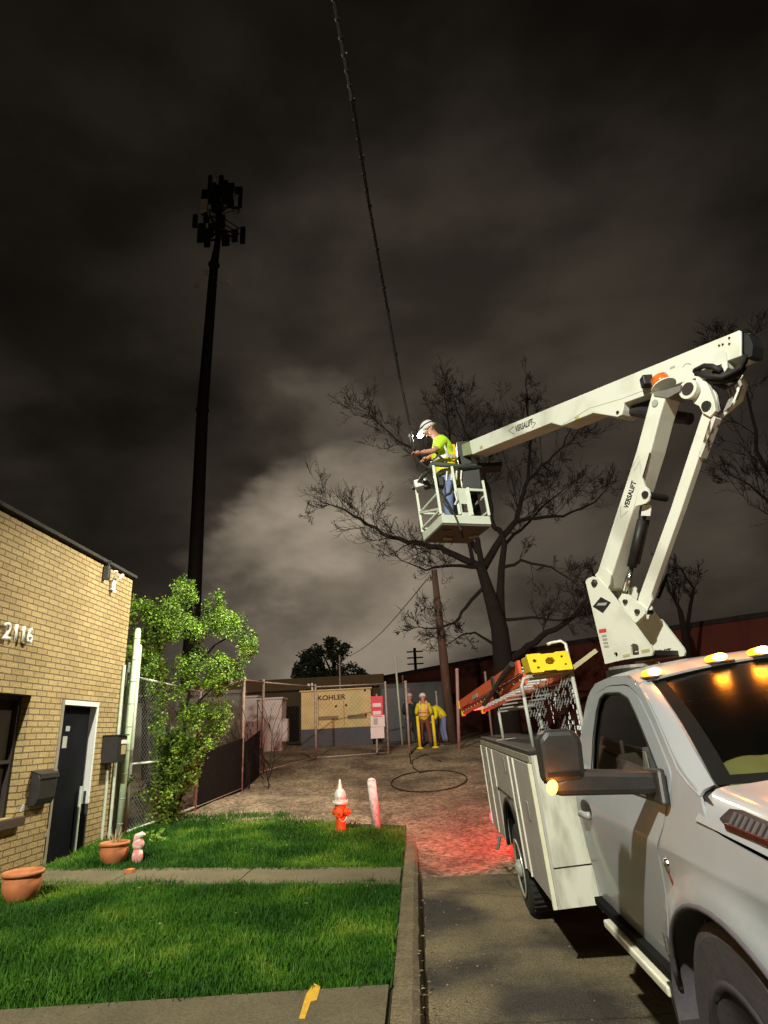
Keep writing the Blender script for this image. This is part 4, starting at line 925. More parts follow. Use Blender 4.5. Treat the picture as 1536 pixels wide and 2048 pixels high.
for s, nm in ((0, 'left'), (1, 'right')):
    mir = (lambda x: x) if s == 0 else (lambda x: 2*CXL-x)
    mb = MB(MT); V, Fs = panel(side, [gap], lambda y, z: Vector((mir(sx_(y, z)), y, z)), 0.06, flip=(s == 1)); mb.add(V, Fs)
    cs = mb.build('cab_side', M_CAB, trk, smooth=True, solid=0.012, weld=True)
    dm = MB(MT); V, Fs = panel(door, [win], lambda y, z: Vector((mir(sx_(y, z)-0.003), y, z)), 0.06, flip=(s == 1)); dm.add(V, Fs)
    dr_ = dm.build('door', M_CAB, trk, smooth=True, solid=0.014, weld=True)
    # dark reveal behind the door gap, rubber round the window
    mb = MB(MT); V, Fs = panel(shrink(gap, -0.03), [shrink(win, -0.02)], lambda y, z: Vector((mir(sx_(y, z)+0.03), y, z)), 0.1, flip=(s == 1)); mb.add(V, Fs); mb.build('door_seal', M_DARK, dr_)
    mb = MB(MT); wr = shrink(win, -0.004); P = [Vector((mir(sx_(y, z)-0.004), y, z)) for y, z in wr]; mb.tube(P+[P[0], P[1]], 0.010, 6); mb.build('window_rubber', M_BLACK, dr_, smooth=True)
    mb = MB(MT); V, Fs = panel(shrink(win, -0.004), [], lambda y, z: Vector((mir(sx_(y, z)+0.010), y, z)), 0, flip=(s == 1)); mb.add(V, Fs); mb.build('window', M_GLASS, dr_)
    mb = MB(MT); q = mir(sx_(-1.06, 1.17)-.004); d_ = 1 if s == 0 else -1
    mb.blob((q, -1.06, 1.165), (.014, .14, .060), 20, 10); ho = mb.build('handle', M_BLACK, dr_, smooth=True, label='dark recessed cup of the door handle')
    mb = MB(MT); mb.tube([(q-.010*d_, -0.96, 1.135), (q-.028*d_, -1.0, 1.135), (q-.028*d_, -1.12, 1.14), (q-.010*d_, -1.17, 1.145)], .022, 8); mb.build('pull', mat('handle_grey', (0.30, .30, .28), .4), ho, smooth=True)
    # rocker and step
    mb = MB(MT); X0 = mir(0.16); X1 = mir(0.24); mb.box((min(X0, X1), -2.12, 0.56), (max(X0, X1), -0.80, 0.60)); mb.build('rocker_seam', M_DARK, trk)
    mb = MB(MT); X0 = mir(0.125); X1 = mir(0.19); mb.box((min(X0, X1), -2.10, 0.505), (max(X0, X1), -1.08, 0.55)); mb.build('side_step', mat('step_trim', (0.62, .62, .50), .45, .1), trk, bevel=.01)
    # wheel-arch liner
    mb = MB(MT); P = []
    for (y, z) in [(-2.88+0.735*math.cos(t), 0.42+0.645*math.sin(t)) for t in [R(-10+200*i/24) for i in range(25)]]:
        P.append([Vector((mir(0.135), y, z)), Vector((mir(0.30), y, z)), Vector((mir(0.62), y, z))])
    mb.grid(P); mb.build('wheel_arch_liner', M_FLARE, trk, smooth=True)
    mb = MB(MT); P = [Vector((mir(sx_(y, z)-.006), y, z)) for y, z in archp]; mb.tube(P, .012, 6); mb.build('wheel_arch_lip', M_FLARE, trk, smooth=True)
    mb = MB(MT); xx = mir(.50); mb.box((min(xx, xx+.02*d_), -3.62, .2), (max(xx, xx+.02*d_), -2.14, 1.10)); mb.build('inner_fender', M_FLARE, trk)
    mb = MB(MT); mb.prism([(mir(.14), -2.17, .36), (mir(.14), -2.11, .56), (mir(.14), -2.07, .56), (mir(.14), -2.12, .34)], (.3*d_, 0, 0)); mb.build('mud_flap', M_BLACK, trk)
# roof
def lerpc(c, t):
    t = t*(len(c)-1); i = min(int(t), len(c)-2); return tuple(c[i][k]+(c[i+1][k]-c[i][k])*(t-i) for k in range(len(c[0])))
roofl = [(-1.97, 1.895), (-1.80, 1.943), (-1.42, 1.958), (-1.08, 1.933), (-0.92, 1.858), (-0.83, 1.70)]
mb = MB(MT); P = []
for i in range(21):
    y, z = lerpc(roofl, i/20); xs_ = sx_(y, z); row = []
    for j in range(21):
        u = j/20*2-1; x = CXL+(xs_-CXL)*-u if False else xs_+(2*CXL-2*xs_)*(j/20); cr = (1-abs(u)**2.4)
        row.append(Vector((x, y-(0.13*(1-u*u) if i == 0 else 0.13*(1-u*u)*max(0, 1-i/6)), z+0.055*cr)))
    P.append(row)
mb.grid(P, flip=False); rf = mb.build('roof', M_CAB, trk, smooth=True, solid=.012)
# windscreen
hdr = [(sx_(-1.99, 1.885)+.01, -1.985, 1.885)]; 
mb = MB(MT); P = []; frame = []
for i in range(17):
    t = i/16; row = []
    for j in range(25):
        w = j/24; u = w*2-1
        xt = sx_(-2.0, 1.88)+.075; xb = sx_(-2.70, 1.45)+.085
        x_ = (xt*(1-t)+xb*t); x = x_ + (2*CXL-2*x_)*w
        y = (-1.99-0.12*(1-u*u))*(1-t) + (-2.70-0.24*(1-u*u))*t; z = (1.878+0.055*(1-abs(u)**2.4))*(1-t) + (1.445+0.0*(1-u*u))*t
        y -= 0.03*math.sin(math.pi*t); z += 0.02*math.sin(math.pi*t)
        row.append(Vector((x, y, z)))
    P.append(row)
mb.grid(P); ws = mb.build('windscreen', M_WIND, trk, smooth=True)
for s in (0, 1):
    mir = (lambda x: x) if s == 0 else (lambda x: 2*CXL-x); mb = MB(MT); G = []
    edge = [(-1.93, 1.905), (-2.04, 1.87), (-2.16, 1.795), (-2.28, 1.715), (-2.42, 1.61), (-2.55, 1.515), (-2.66, 1.47), (-2.78, 1.435)]
    for i, (y, z) in enumerate(edge):
        a = Vector((mir(sx_(y, z)-.008), y+.012, z-.012)); k = P[min(16, int(i/7*16))]; b = k[0] if s == 0 else k[24]; b = b+Vector((mir(.012)-mir(0), 0, 0))
        c = a.lerp(b, .35)+Vector((-.010 if s == 0 else .010, -.012, .012)); d = a.lerp(b, .75)+Vector((0, -.012, .012)); G.append([a, c, d, b+Vector((0, .006, -.01))])
    mb.grid(G, flip=(s == 1)); mb.build('windscreen_pillar', M_CAB, trk, smooth=True, solid=.012)
mb = MB(MT)
for i in range(16):
    for j in range(24):
        if i > 14 or j < 1 or j > 22:
            mb.add([P[i][j]+Vector((0, -.006, .006)), P[i][j+1]+Vector((0, -.006, .006)), P[i+1][j+1]+Vector((0, -.006, .006)), P[i+1][j]+Vector((0, -.006, .006))], [(0, 1, 2, 3)])
mb.build('black_border', M_DARK, ws)
mb = MB(MT)
for (xa, xb) in ((.75, 1.45), (1.35, .72+1.3)):
    a = Vector((xa, -2.93, 1.475)); b = Vector((xb-.1, -2.80, 1.53)); mb.tube([a, a.lerp(b, .5)+Vector((0, 0, .01)), b], .009, 6); mb.tube([a, a+Vector((0, -.03, -.05))], .012, 6)
mb.build('wiper', M_BLACK, trk)
# hood
def hoodz(x, y):
    d = min(x, 2*CXL-x)-0.205; base = (1.325-(-2.87-y)*.06 if y > -3.2 else 1.305-(-3.2-y)*.07 if y > -3.6 else 1.277-(-3.6-y)*.15)+.004
    k = max(0, min(1, d/0.13)); zz = base + 0.115*math.sin(k*math.pi/2)**1.0 + 0.035*sm(.12, .55, d)
    dc = abs(x-CXL); zz += 0.03*sm(.55, .40, dc) if False else 0.0
    return zz
mb = MB(MT); P = []
for i in range(31):
    y0 = -2.75-1.41*i/30; row = []
    for j in range(41):
        x = 0.205+(2*CXL-0.410)*(0.5-0.5*math.cos(math.pi*j/40)); u = (x-CXL)/(CXL-.205); y = y0-(0.17*(1-u*u) if i < 30 else 0)*(1-i/30) - 0.10*(1-u*u)*(i/30)
        z = hoodz(x, y) - (0.12*max(0, (i-26)/4)**2)
        if i == 0 and u*u < .95: z += .002
        row.append(Vector((x, y, z)))
    P.append(row)
mb.grid(P, flip=True); hd = mb.build('hood', M_CAB, trk, smooth=True, solid=.01)
mb = MB(MT); P2 = []
for j in range(25):
    u = j/24*2-1; x = CXL+u*(CXL-.25); P2.append([Vector((x, -2.72-.24*(1-u*u), 1.43)), Vector((x, -2.84-.18*(1-u*u), 1.395))])
mb.grid(P2, flip=False); mb.build('cowl', M_BLACK, trk, solid=.01)
for s in (0, 1):                                        # hood side louvre
    mir = (lambda x: x) if s == 0 else (lambda x: 2*CXL-x)
    c = []; rr = [(-2.93, .25), (-2.97, .85), (-3.05, 1.0), (-3.30, .95), (-3.36, .75), (-3.34, .2), (-3.26, .02), (-3.02, .02)]
    P = [Vector((mir(.216+.055*v), y, hoodz(.216+.055*v, y)+.002)) for y, v in rr]
    nrm = Vector((-.75 if s == 0 else .75, 0, .66))
    mb = MB(MT); mb.prism([p-nrm*.01 for p in P], nrm*.022); lv = mb.build('hood_vent', mat('vent_dark', (.03, .02, .02), .3), trk, bevel=.004)
    mb = MB(MT)
    for k in range(8):
        y = -3.02-.038*k
        mb.bar(Vector((mir(.229), y, hoodz(.229, y)))+nrm*.014, Vector((mir(.259), y-.006, hoodz(.259, y)))+nrm*.014, .012, .008)
    mb.build('louvre', mat('louvre_grey%d' % s, (.10, .09, .09), .4), lv)
    mb = MB(MT); a = Vector((mir(.222), -3.0, hoodz(.222, -3.0)))+nrm*.014; b = Vector((mir(.227), -3.28, hoodz(.227, -3.28)))+nrm*.014; mb.bar(a, b, .012, .02); mb.build('red_strip', M_REDLENS, lv)
# front end, rear wall, interior
mb = MB(MT); mb.box((.19, -4.20, .62), (2.05, -4.08, 1.24)); fe = mb.build('front_panel', M_CAB, trk, bevel=.03)
mb = MB(MT); mb.box((.62, -4.23, .70), (1.62, -4.203, 1.16)); mb.build('grille', M_BLACK, fe)
for x in (.24, 1.68): mb = MB(MT); mb.box((x, -4.24, .88), (x+.32, -4.203, 1.12)); mb.build('headlight', mat('headlight_lens', (.5, .5, .5), .1), fe, bevel=.02)
mb = MB(MT); mb.box((.16, -4.42, .42), (2.08, -4.22, .62)); mb.build('bumper', M_CHROME, trk, bevel=.03)
mb = MB(MT); mb.prism([(.2, -.79, .5), (2.04, -.79, .5), (2.04, -.79, 1.45), (1.86, -.83, 1.74), (.38, -.83, 1.74), (.2, -.79, 1.45)], (0, .02, 0)); mb.build('rear_wall', M_CAB, trk)
mb = MB(MT); mb.box((.24, -2.75, .5), (2.0, -.82, .56)); mb.box((.24, -2.86, .5), (2.0, -2.80, 1.36)); mb.box((.26, -2.80, 1.30), (1.98, -2.14, 1.37)); mb.box((.26, -2.24, .95), (1.98, -2.16, 1.30)); dash = mb.build('dashboard', M_SEAT, trk, bevel=.01)
mb = MB(MT); X = Matrix.Translation((.72, -1.98, 1.26)) @ Matrix.Rotation(R(62), 4, 'X'); P = [X @ Vector((.19*math.cos(2*math.pi*k/20), .19*math.sin(2*math.pi*k/20), 0)) for k in range(22)]; mb.tube(P, .014, 6); mb.tube([(.72, -1.98, 1.26), (.72, -2.2, 1.2)], .03); mb.build('steering_wheel', M_BLACK, dash, smooth=True)
for x in (.42, 1.36):
    st = MB(MT); st.box((x, -1.72, .62), (x+.52, -1.18, .90)); st.prism([(x+.02, -1.24, .88), (x+.02, -1.10, .88), (x+.02, -.98, 1.45), (x+.02, -1.08, 1.48)], (.48, 0, 0)); q = st.build('seat', M_SEAT, trk, bevel=.03)
    mb = MB(MT); mb.box((x+.14, -1.10, 1.50), (x+.38, -1.0, 1.70)); mb.build('headrest', M_SEAT, q, bevel=.03)
mb = MB(MT); mb.box((.55, -4.0, .30), (.70, 3.3, .48)); mb.box((1.54, -4.0, .30), (1.69, 3.3, .48)); mb.box((.5, -.85, .30), (1.74, -.28, .52)); mb.box((.70, -2.1, .25), (1.5, -.2, .5)); mb.build('chassis', M_DARK, trk)
mb = MB(MT); mb.tube([(.50, -1.02, 1.55), (.46, -1.10, 1.2), (.44, -1.25, .9)], .018, 6); mb.tube([(1.74, -1.02, 1.55), (1.78, -1.1, 1.2)], .018, 6); mb.build('seat_belt', M_BLACK, trk)
mb = MB(MT); mb.box((.95, -2.16, 1.70), (1.25, -2.13, 1.78)); mb.tube([(1.1, -2.15, 1.78), (1.1, -2.10, 1.88)], .012); mb.build('rear_view_mirror', M_BLACK, trk, bevel=.01)
# papers by the side window
t = thing('paper_stack', MT @ Vector((.45, -1.8, 1.38)), 'grey folder of papers propped inside the cab beside the side window', 'papers')
mb = MB(MT); mb.prism([(.40, -1.62, 1.36), (.42, -1.92, 1.36), (.44, -1.86, 1.53), (.42, -1.66, 1.545)], (.03, 0, 0)); mb.build('folder', mat('grey_folder', (.30, .32, .35), .7), t)
mb = MB(MT); mb.prism([(.385, -1.74, 1.36), (.385, -1.80, 1.36), (.395, -1.76, 1.53), (.395, -1.725, 1.53)], (.006, 0, 0)); mb.build('sheet', mat('sheet_white', (.65, .68, .72), .7), t)
# vest on dashboard
t = thing('folded_vest', MT @ Vector((.95, -2.6, 1.38)), 'crumpled pale green high visibility vest lying on the dashboard behind the windscreen', 'vest')
mb = MB(MT); P = []
for i in range(13):
    row = []
    for j in range(21):
        u, v = j/20, i/12; x = .45+.56*u; y = -2.50+.34*v; e = math.sin(math.pi*u)**.35*math.sin(math.pi*min(1, v*1.02+.02))**.5
        row.append(Vector((x, y, 1.385 + e*(.10+.06*noise.noise(Vector((u*5, v*4, 1)))+.03*abs(u-.5)))))
    P.append(row)
mb.grid(P); mb.build('cloth', mat('pale_green_vest', (.24, .30, .13), .8, var=.1), t, smooth=True)
# roof marker lamps
for x, y in ((.48, -1.93), (.81, -2.02), (1.03, -2.05), (1.12+.19, -2.04), (1.76, -1.93)):
    zt_ = 1.90+.055*(1-abs((x-CXL)/.74)**2.4)
    l = MB(MT); l.blob((x, y, zt_+.026), (.056, .070, .024), 16, 8); l.box((x-.062, y-.075, zt_-.004), (x+.062, y+.08, zt_+.010), 1)
    lo = l.build('roof_marker_lamp', [M_AMBER, M_BLACK], rf, smooth=True)
    mb = MB(MT); mb.blob((x, y-.046, zt_+.031), (.042, .034, .021), 12, 6); mb.build('bulb', M_AMBERC, trk)
    if x < 1.4: lamp('amber_light', 'POINT', MT @ Vector((x, y-.03, zt_+.12)), 5.0, (1.0, .25, .015), .04)
# mirror
mb = MB(MT); mb.prism([(-.315, -2.45, 1.50), (-.125, -2.45, 1.50), (-.105, -2.45, 1.68), (-.135, -2.45, 1.725), (-.27, -2.45, 1.735), (-.31, -2.45, 1.70)], (0, .14, 0)); mh = mb.build('mirror_head', M_BLACK, trk, bevel=.03)
mb = MB(MT); mb.box((-.295, -2.298, 1.49), (-.135, -2.293, 1.70)); mb.build('mirror_glass', mat('mirror_glass', (.5, .5, .5), .05, 1), mh)
mb = MB(MT); mb.prism([(-.30, -2.44, 1.505), (-.16, -2.44, 1.545), (.20, -2.44, 1.50), (.21, -2.44, 1.40), (-.05, -2.44, 1.425), (-.27, -2.44, 1.445)], (0, .13, 0)); mb.build('mirror_arm', M_BLACK, trk, bevel=.025)
mb = MB(MT); mb.prism([(.17, -2.50, 1.36), (.17, -2.28, 1.37), (.19, -2.26, 1.50), (.20, -2.45, 1.51)], (.04, 0, 0)); mb.build('mirror_mount', M_BLACK, trk, bevel=.015)
mb = MB(MT); mb.blob((-.288, -2.452, 1.488), (.026, .012, .034), 12, 8, X=Matrix.Rotation(R(25), 3, 'Y')); mb.build('turn_signal', emis('turn_signal_lit', (1.0, .50, .09), 3.5), mh, smooth=True)
lamp('signal_light', 'POINT', MT @ Vector((-.29, -2.50, 1.49)), 2.6, (1, .3, .03), .03)
X1 = MT @ Vector((2*CXL+.2, -2.4, 1.55))
mb = MB(MT); mb.box((2*CXL+.10, -2.45, 1.46), (2*CXL+.30, -2.30, 1.735)); mb.build('mirror_head', M_BLACK, trk, bevel=.035)
mb = MB(MT); mb.box((2*CXL-.2, -2.42, 1.40), (2*CXL+.15, -2.33, 1.47)); mb.build('mirror_arm', M_BLACK, trk, bevel=.02)
# badges
sx0 = sx_(-2.39, 1.06)-.004
mb = MB(MT); mb.lathe([(.030, 0), (.026, .01), (.008, .016)], (sx0, -2.39, 1.11), (-1, 0, 0), 16); mb.prism([(sx0, -2.385, 1.08), (sx0, -2.41, 1.03), (sx0, -2.47, .99), (sx0, -2.45, 1.03), (sx0, -2.41, 1.075)], (-.008, 0, 0), 1); mb.build('fender_badge', [M_CHROME, mat('badge_shadow', (.16, .05, .04), .4)], trk)  # chrome badge, with its reddish shadow painted as a dark wedge
for k in range(3):
    y = -2.02-.06*k; xx = sx_(y, .70)-.010; mb = MB(MT); mb.prism([(xx, y, .66+.012*k), (xx, y-.035, .655+.012*k), (xx, y-.028, .745+.01*k), (xx, y-.008, .75+.01*k)], (-.006, 0, 0)); mb.build('door_badge', M_CHROME, trk)

# ---- wheels
def wheel(cx, cy, cz, r, w, dual=False, d=1):
    hub = MB(MT)
    tyre = MB(MT); prof = [(r*.62, 0), (r*.90, -.002), (r*.985, .02), (r, .05), (r, w-.05), (r*.985, w-.02), (r*.9, w), (r*.62, w)]
    tyre.lathe(prof, (cx, cy, cz), (d, 0, 0), 40)
    for k in range(40):
        a = 2*math.pi*k/40; c = Vector((cx+d*w/2, cy+math.cos(a)*r, cz+math.sin(a)*r)); tyre.bar(c+Vector((-w*.38, math.cos(a)*.0, 0)), c+Vector((w*.38, 0, 0)), .02, .012, up=(0, math.cos(a), math.sin(a)))
    o = tyre.build('wheel', M_RUB if cy > 0 else mat('dusty_tyre', (.040, .034, .040), .8, var=.2, scale=9, bump=.2), trk, smooth=False)
    mb = MB(MT); mb.lathe([(r*.63, .0), (r*.66, -.012), (r*.60, -.016), (r*.56, .06), (r*.50, .09), (r*.2, .05 if dual else .02), (r*.19, -.02), (r*.10, -.05), (r*.02, -.055)], (cx, cy, cz), (d, 0, 0), 32); mb.build('rim', mat('polished_rim', (.72, .74, .66), .3, .6, var=.05) if cy > 0 else mat('dark_rim', (.022, .02, .022), .7), o, smooth=True)
    mb = MB(MT)
    for k in range(8):
        a = 2*math.pi*k/8; mb.lathe([(.014, 0), (.014, -.03), (.006, -.035)], (cx+.03*d, cy+math.cos(a)*r*.32, cz+math.sin(a)*r*.32), (d, 0, 0), 8)
    mb.build('lug_nut', M_CHROME, o)
wheel(-.01, 1.50, .32, .40, .27, True); wheel(.28, 1.50, .32, .40, .25)
wheel(2*CXL+.01, 1.50, .32, .40, .27, True, -1); wheel(.15, -2.88, .46, .55, .28); wheel(2*CXL-.15, -2.88, .46, .55, .28, d=-1)

# ---- service body
BL = 3.55; BT = 1.475
arch2 = [(1.62+.62*math.cos(t), .40+.54*math.sin(t)) for t in [R(180*i/16) for i in range(17)]]
sideo = [(-.25, .40)] + [(BL, .40), (BL, BT), (-.25, BT)]
oc = [(-.25, .40)] + arch2[::-1] + [(BL, .40), (BL, BT), (-.25, BT)]
for s in (0, 1):
    mir = (lambda x: x) if s == 0 else (lambda x: 2*CXL-x); d = 1 if s == 0 else -1
    mb = MB(MT); slab(mb, oc, [], (mir(0), 0, 0), (0, 1, 0), (0, 0, 1), (.02*d, 0, 0)); mb.build('body_side', mat('body_side_paint', (.42, .41, .37), .6, var=.1, bump=.05), trk)
    mb = MB(MT); x0, x1 = sorted((mir(.021), mir(.46))); mb.box((x0, -.25, .40), (x1, -.235, BT)); fpn = mb.build('body_front_panel', M_BODY, trk)
    mb = MB(MT); mb.box((x0, -.256, .668), (x1, -.251, .674)); mb.build('seam', M_DARK, fpn)
    mb = MB(MT); mb.box((min(mir(.46), mir(.475)), -.25, .95), (max(mir(.46), mir(.475)), BL, BT)); mb.box((x0, BL-.015, .40), (x1, BL, BT)); mb.box((x0, -.22, .405), (x1, .9, .42)); mb.build('compartment', M_BODY, trk)
    mb = MB(MT); mb.box((min(mir(-.012), mir(.47)), -.262, BT+.002), (max(mir(-.012), mir(.47)), BL+.01, BT+.035)); mb.build('top_rail', M_BLACK, trk, bevel=.006)
    mb = MB(MT); mb.box((min(mir(-.02), mir(-.003)), -.26, BT-.055), (max(mir(-.02), mir(-.003)), BL, BT-.004)); mb.build('drip_moulding', mat('moulding', (.30, .28, .22), .5), trk)
    # compartment doors, each with light edge trim and latch
    for (a, b, z0, z1) in ((-.22, .62, .43, BT-.07), (.70, .93, .43, BT-.07), (1.02, 2.28, 1.00, BT-.07), (2.36, 2.84, .43, BT-.07), (2.92, BL-.03, .43, BT-.07)):
        mb = MB(MT); X0, X1 = sorted((mir(-.003), mir(-.022))); mb.box((X0, a, z0), (X1, b, z1)); dd = mb.build('compartment_door', M_DOORP, trk, bevel=.004)
        mb = MB(MT); X0, X1 = sorted((mir(-.006), mir(-.034)))
        mb.box((X0, b+.004, z0), (X1, b+.030, z1)); 
        mb.build('edge_trim', mat('trim_light', (.72, .70, .58), .4), dd)
        mb = MB(MT); yc = (a+b)/2 if b-a < 1 else 1.3; zc = .5*(z0+z1)+.1; X0, X1 = sorted((mir(-.0225), mir(-.032))); mb.box((X0, yc-.05, zc-.07), (X1, yc+.05, zc+.07)); mb.build('latch', M_GREY, dd, bevel=.004)
    mb = MB(MT); mb.box(*[tuple(v) for v in ((min(mir(-.003), mir(-.034)), -.25, .40), (max(mir(-.003), mir(-.034)), -.223, BT-.06))]); mb.build('corner_trim', mat('trim_cream', (.70, .68, .50), .4), trk)
    mb = MB(MT); P = [Vector((mir(-.008), y, z)) for y, z in arch2]; mb.tube(P, .022, 8); mb.build('wheel_opening_trim', M_BLACK, trk, smooth=True)
    mb = MB(MT); P = [[Vector((mir(xx), 1.62+.63*math.cos(t), .40+.55*math.sin(t))) for xx in (.0, .25, .6)] for t in [R(180*i/16) for i in range(17)]]; mb.grid(P); mb.build('wheel_well', M_DARK, trk)
mb = MB(MT); mb.box((.475, -.25, .72), (2*CXL-.475, BL, .76)); mb.build('deck', M_DARK, trk)
mb = MB(MT); mb.box((.475, -.25, .76), (2*CXL-.475, -.21, BT)); mb.build('bulkhead', mat('bulkhead_dark', (.12, .115, .10)), trk)
mb = MB(MT); mb.box((.02, BL+.003, .34), (2*CXL-.02, BL+.22, .44)); rbp = mb.build('rear_bumper', M_GREY, trk)
for x in (.03, 2*CXL-.13):
    mb = MB(MT); mb.box((x, BL+.003, .60), (x+.10, BL+.03, .86)); mb.build('tail_lamp', M_REDL, trk, bevel=.01)
mb = MB(MT); mb.blob((-.02, BL+.05, .50), (.03, .04, .05), 10, 8); mb.build('side_marker_lamp', M_REDL, trk)
lamp('tail_light', 'SPOT', MT @ Vector((-.04, BL+.12, .70)), 70, (1.0, .03, .025), .2, MT @ Vector((-1.6, BL+2.2, -.9)), 125, .6)
lamp('tail_light', 'SPOT', MT @ Vector((1.6, BL+.2, .9)), 1000, (1.0, .035, .03), .3, MT @ Vector((.2, BL+7, .0)), 140, .5)
mb = MB(MT); mb.tube([(-.02, 3.0, .36), (-.06, 3.05, .22), (-.06, 3.3, .18)], .02, 6); mb.build('outrigger_foot', M_GREY, trk)
# cargo rack behind the cab
rk = []
mb = MB(MT)
def rod(a, b, r=.016): mb.tube([a, b], r, 8)
rod((.10, .12, BT), (.10, .12, 1.92)); mb.tube([(.10, .12, 1.92), (.10, .13, 2.02), (.13, .15, 2.075), (.20, .15, 2.085)], .016, 8); rod((.2, .15, 2.085), (.56, .15, 2.085)); rod((.56, .15, 2.085), (.56, .15, BT-.3), .018)
rod((.10, 2.0, BT), (.10, 2.0, 1.82)); rod((.10, 2.0, 1.84), (.56, 2.0, 1.84)); rod((.56, 2.0, 1.84), (.56, 2.0, BT-.3)); rod((.56, .15, 2.05), (.56, 2.0, 1.84), .018); rod((.02, 2.0, BT+.03), (.24, 2.0, BT+.03), .012)
mb.build('ladder_rack', mat('rack_paint', (.42, .43, .38), .5), trk, smooth=True)
mb = MB(MT); random.seed(12)
for i in range(34):                                   # expanded metal screen behind the cab, strands in rows
    x = .13+.0125*i
    for k in range(13):
        z = 1.50+.042*k+(.021 if i % 2 else 0)
        if noise.noise(Vector((x*9, z*5, 1))) > -.05 and random.random() < .6: mb.bar((x, .14, z), (x+.008, .15, z+.034), .006, .003)
mb.build('expanded_metal_screen', mat('screen_metal', (.22, .23, .22), .4, .3, var=.3, scale=30), trk)
mb = MB(MT)
for i in range(22):
    y = .25+.05*i
    for k in range(11):
        if random.random() < .4: mb.bar((.56, y, 1.5+.045*k), (.565, y+.012, 1.5+.045*k+.036), .007, .003)
mb.build('expanded_metal_screen', mat('screen_metal_b', (.2, .21, .2), .4, .3, var=.3, scale=30), trk)
mb = MB(MT)
for k in range(6):
    mb.bar((.06, .5+.26*k, 1.99-.035*k), (.52, .5+.26*k, 2.0-.035*k), .014, .014)
mb.build('rack_slat', M_GREY, trk)
mb = MB(MT); mb.tube([(.58, .2, 2.09), (.585, .25, 2.34), (.56, .3, 2.375), (.47, .3, 2.37), (.43, .3, 2.36)], .014, 8); mb.build('rack_hook', M_SILV, trk, smooth=True)
mb = MB(MT); mb.bar((.50, .3, 2.06), (.86, .3, 2.25), .05, .035); mb.build('rack_arm', mat('worn_arm', (.45, .42, .25), .5), trk)

# ================================================================== THINGS ON THE RACK
cc = [tl(a, b, 1, 0.05) for a, b in ((1052, 1309), (1139, 1299), (1147, 1338), (1063, 1346))]
yb = thing('yellow_outrigger_pad', MT @ cc[3], 'bright yellow plastic pad with cut out holes lying across the rack behind the cab', 'outrigger pad')
o_ = cc[3]; ux = cc[2]-cc[3]; vx = cc[0]-cc[3]
holes = [ring(.16, .62, .05, 12, .09), [(.40, .45), (.47, .36), (.58, .38), (.64, .5), (.60, .72), (.48, .74), (.41, .62)], ring(.82, .72, .035, 8, .07), ring(.20, .25, .04, 8, .06), ring(.86, .3, .03, 8, .06)]
mb = MB(MT); slab(mb, [(0.02, 0), (.3, 0), (.32, .06), (.6, .06), (.62, 0), (.98, 0), (1, .08), (1, .93), (.98, 1), (.7, 1), (.68, .95), (.35, .95), (.33, 1), (.02, 1), (0, .92), (0, .08)], holes, o_, ux, vx, (0, .05, 0)); mb.build('frame', M_YEL, yb, bevel=.003)
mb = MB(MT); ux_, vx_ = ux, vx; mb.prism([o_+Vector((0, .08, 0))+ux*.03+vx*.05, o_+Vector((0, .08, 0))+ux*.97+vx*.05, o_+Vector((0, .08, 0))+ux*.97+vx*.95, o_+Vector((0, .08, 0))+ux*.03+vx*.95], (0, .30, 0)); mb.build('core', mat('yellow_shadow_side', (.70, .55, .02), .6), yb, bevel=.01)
# orange ladder
La = tl(1040, 1338, 1, .50); Lb = tl(921, 1412, 1, 5.0)
ld = thing('orange_ladder', MT @ Lb, 'orange fibreglass extension ladder with yellow end caps lying on the truck rack', 'ladder')
dv = (Lb-La).normalized(); wv = Vector((1, 0, 0)); wv = (wv-dv*wv.dot(dv)).normalized(); uv = wv.cross(dv); uv = uv if uv.z > 0 else -uv
for k, (w, u) in enumerate(((0, .02), (.40, .02), (.035, -.09), (.365, -.09))):
    mb = MB(MT); a = La+wv*w+uv*u; b = Lb+wv*w+uv*u; mb.bar(a, b, .030, .12 if k < 2 else .10, up=uv)
    ra = mb.build('side_rail', M_ORNG, ld)
    mb = MB(MT); mb.bar(b-dv*.001, b+dv*.14, .05, .13, up=uv); mb.build('end_cap', M_YEL, ra, bevel=.01)
n = 15
for u in (.02, -.09):
    for k in range(n):
        mb = MB(MT); p = La.lerp(Lb, (k+.5)/n)+uv*u; mb.tube([p+wv*.01, p+wv*.39], .013, 8); mb.build('rung', M_SILV, ld)
mb = MB(MT); p = La.lerp(Lb, .30); mb.box(tuple(p+Vector((-.03, -.10, -.16))), tuple(p+Vector((.02, .10, .09)))); mb.build('clamp', M_BLACK, ld, bevel=.01)
mb = MB(MT); p = La.lerp(Lb, .62)-wv*.018; mb.bar(p-dv*.22, p+dv*.22, .006, .05, up=uv); mb.build('sticker', M_GREYINK, ld)
mb = MB(MT); mb.tube([La+Vector((-.05, .1, .06)), La.lerp(Lb, .12)+Vector((-.05, 0, .02)), La.lerp(Lb, .3)+Vector((-.06, 0, -.10)), La.lerp(Lb, .45)+Vector((-.04, 0, -.16))], .028, 8); mb.build('black_strap', M_BLACK, ld)

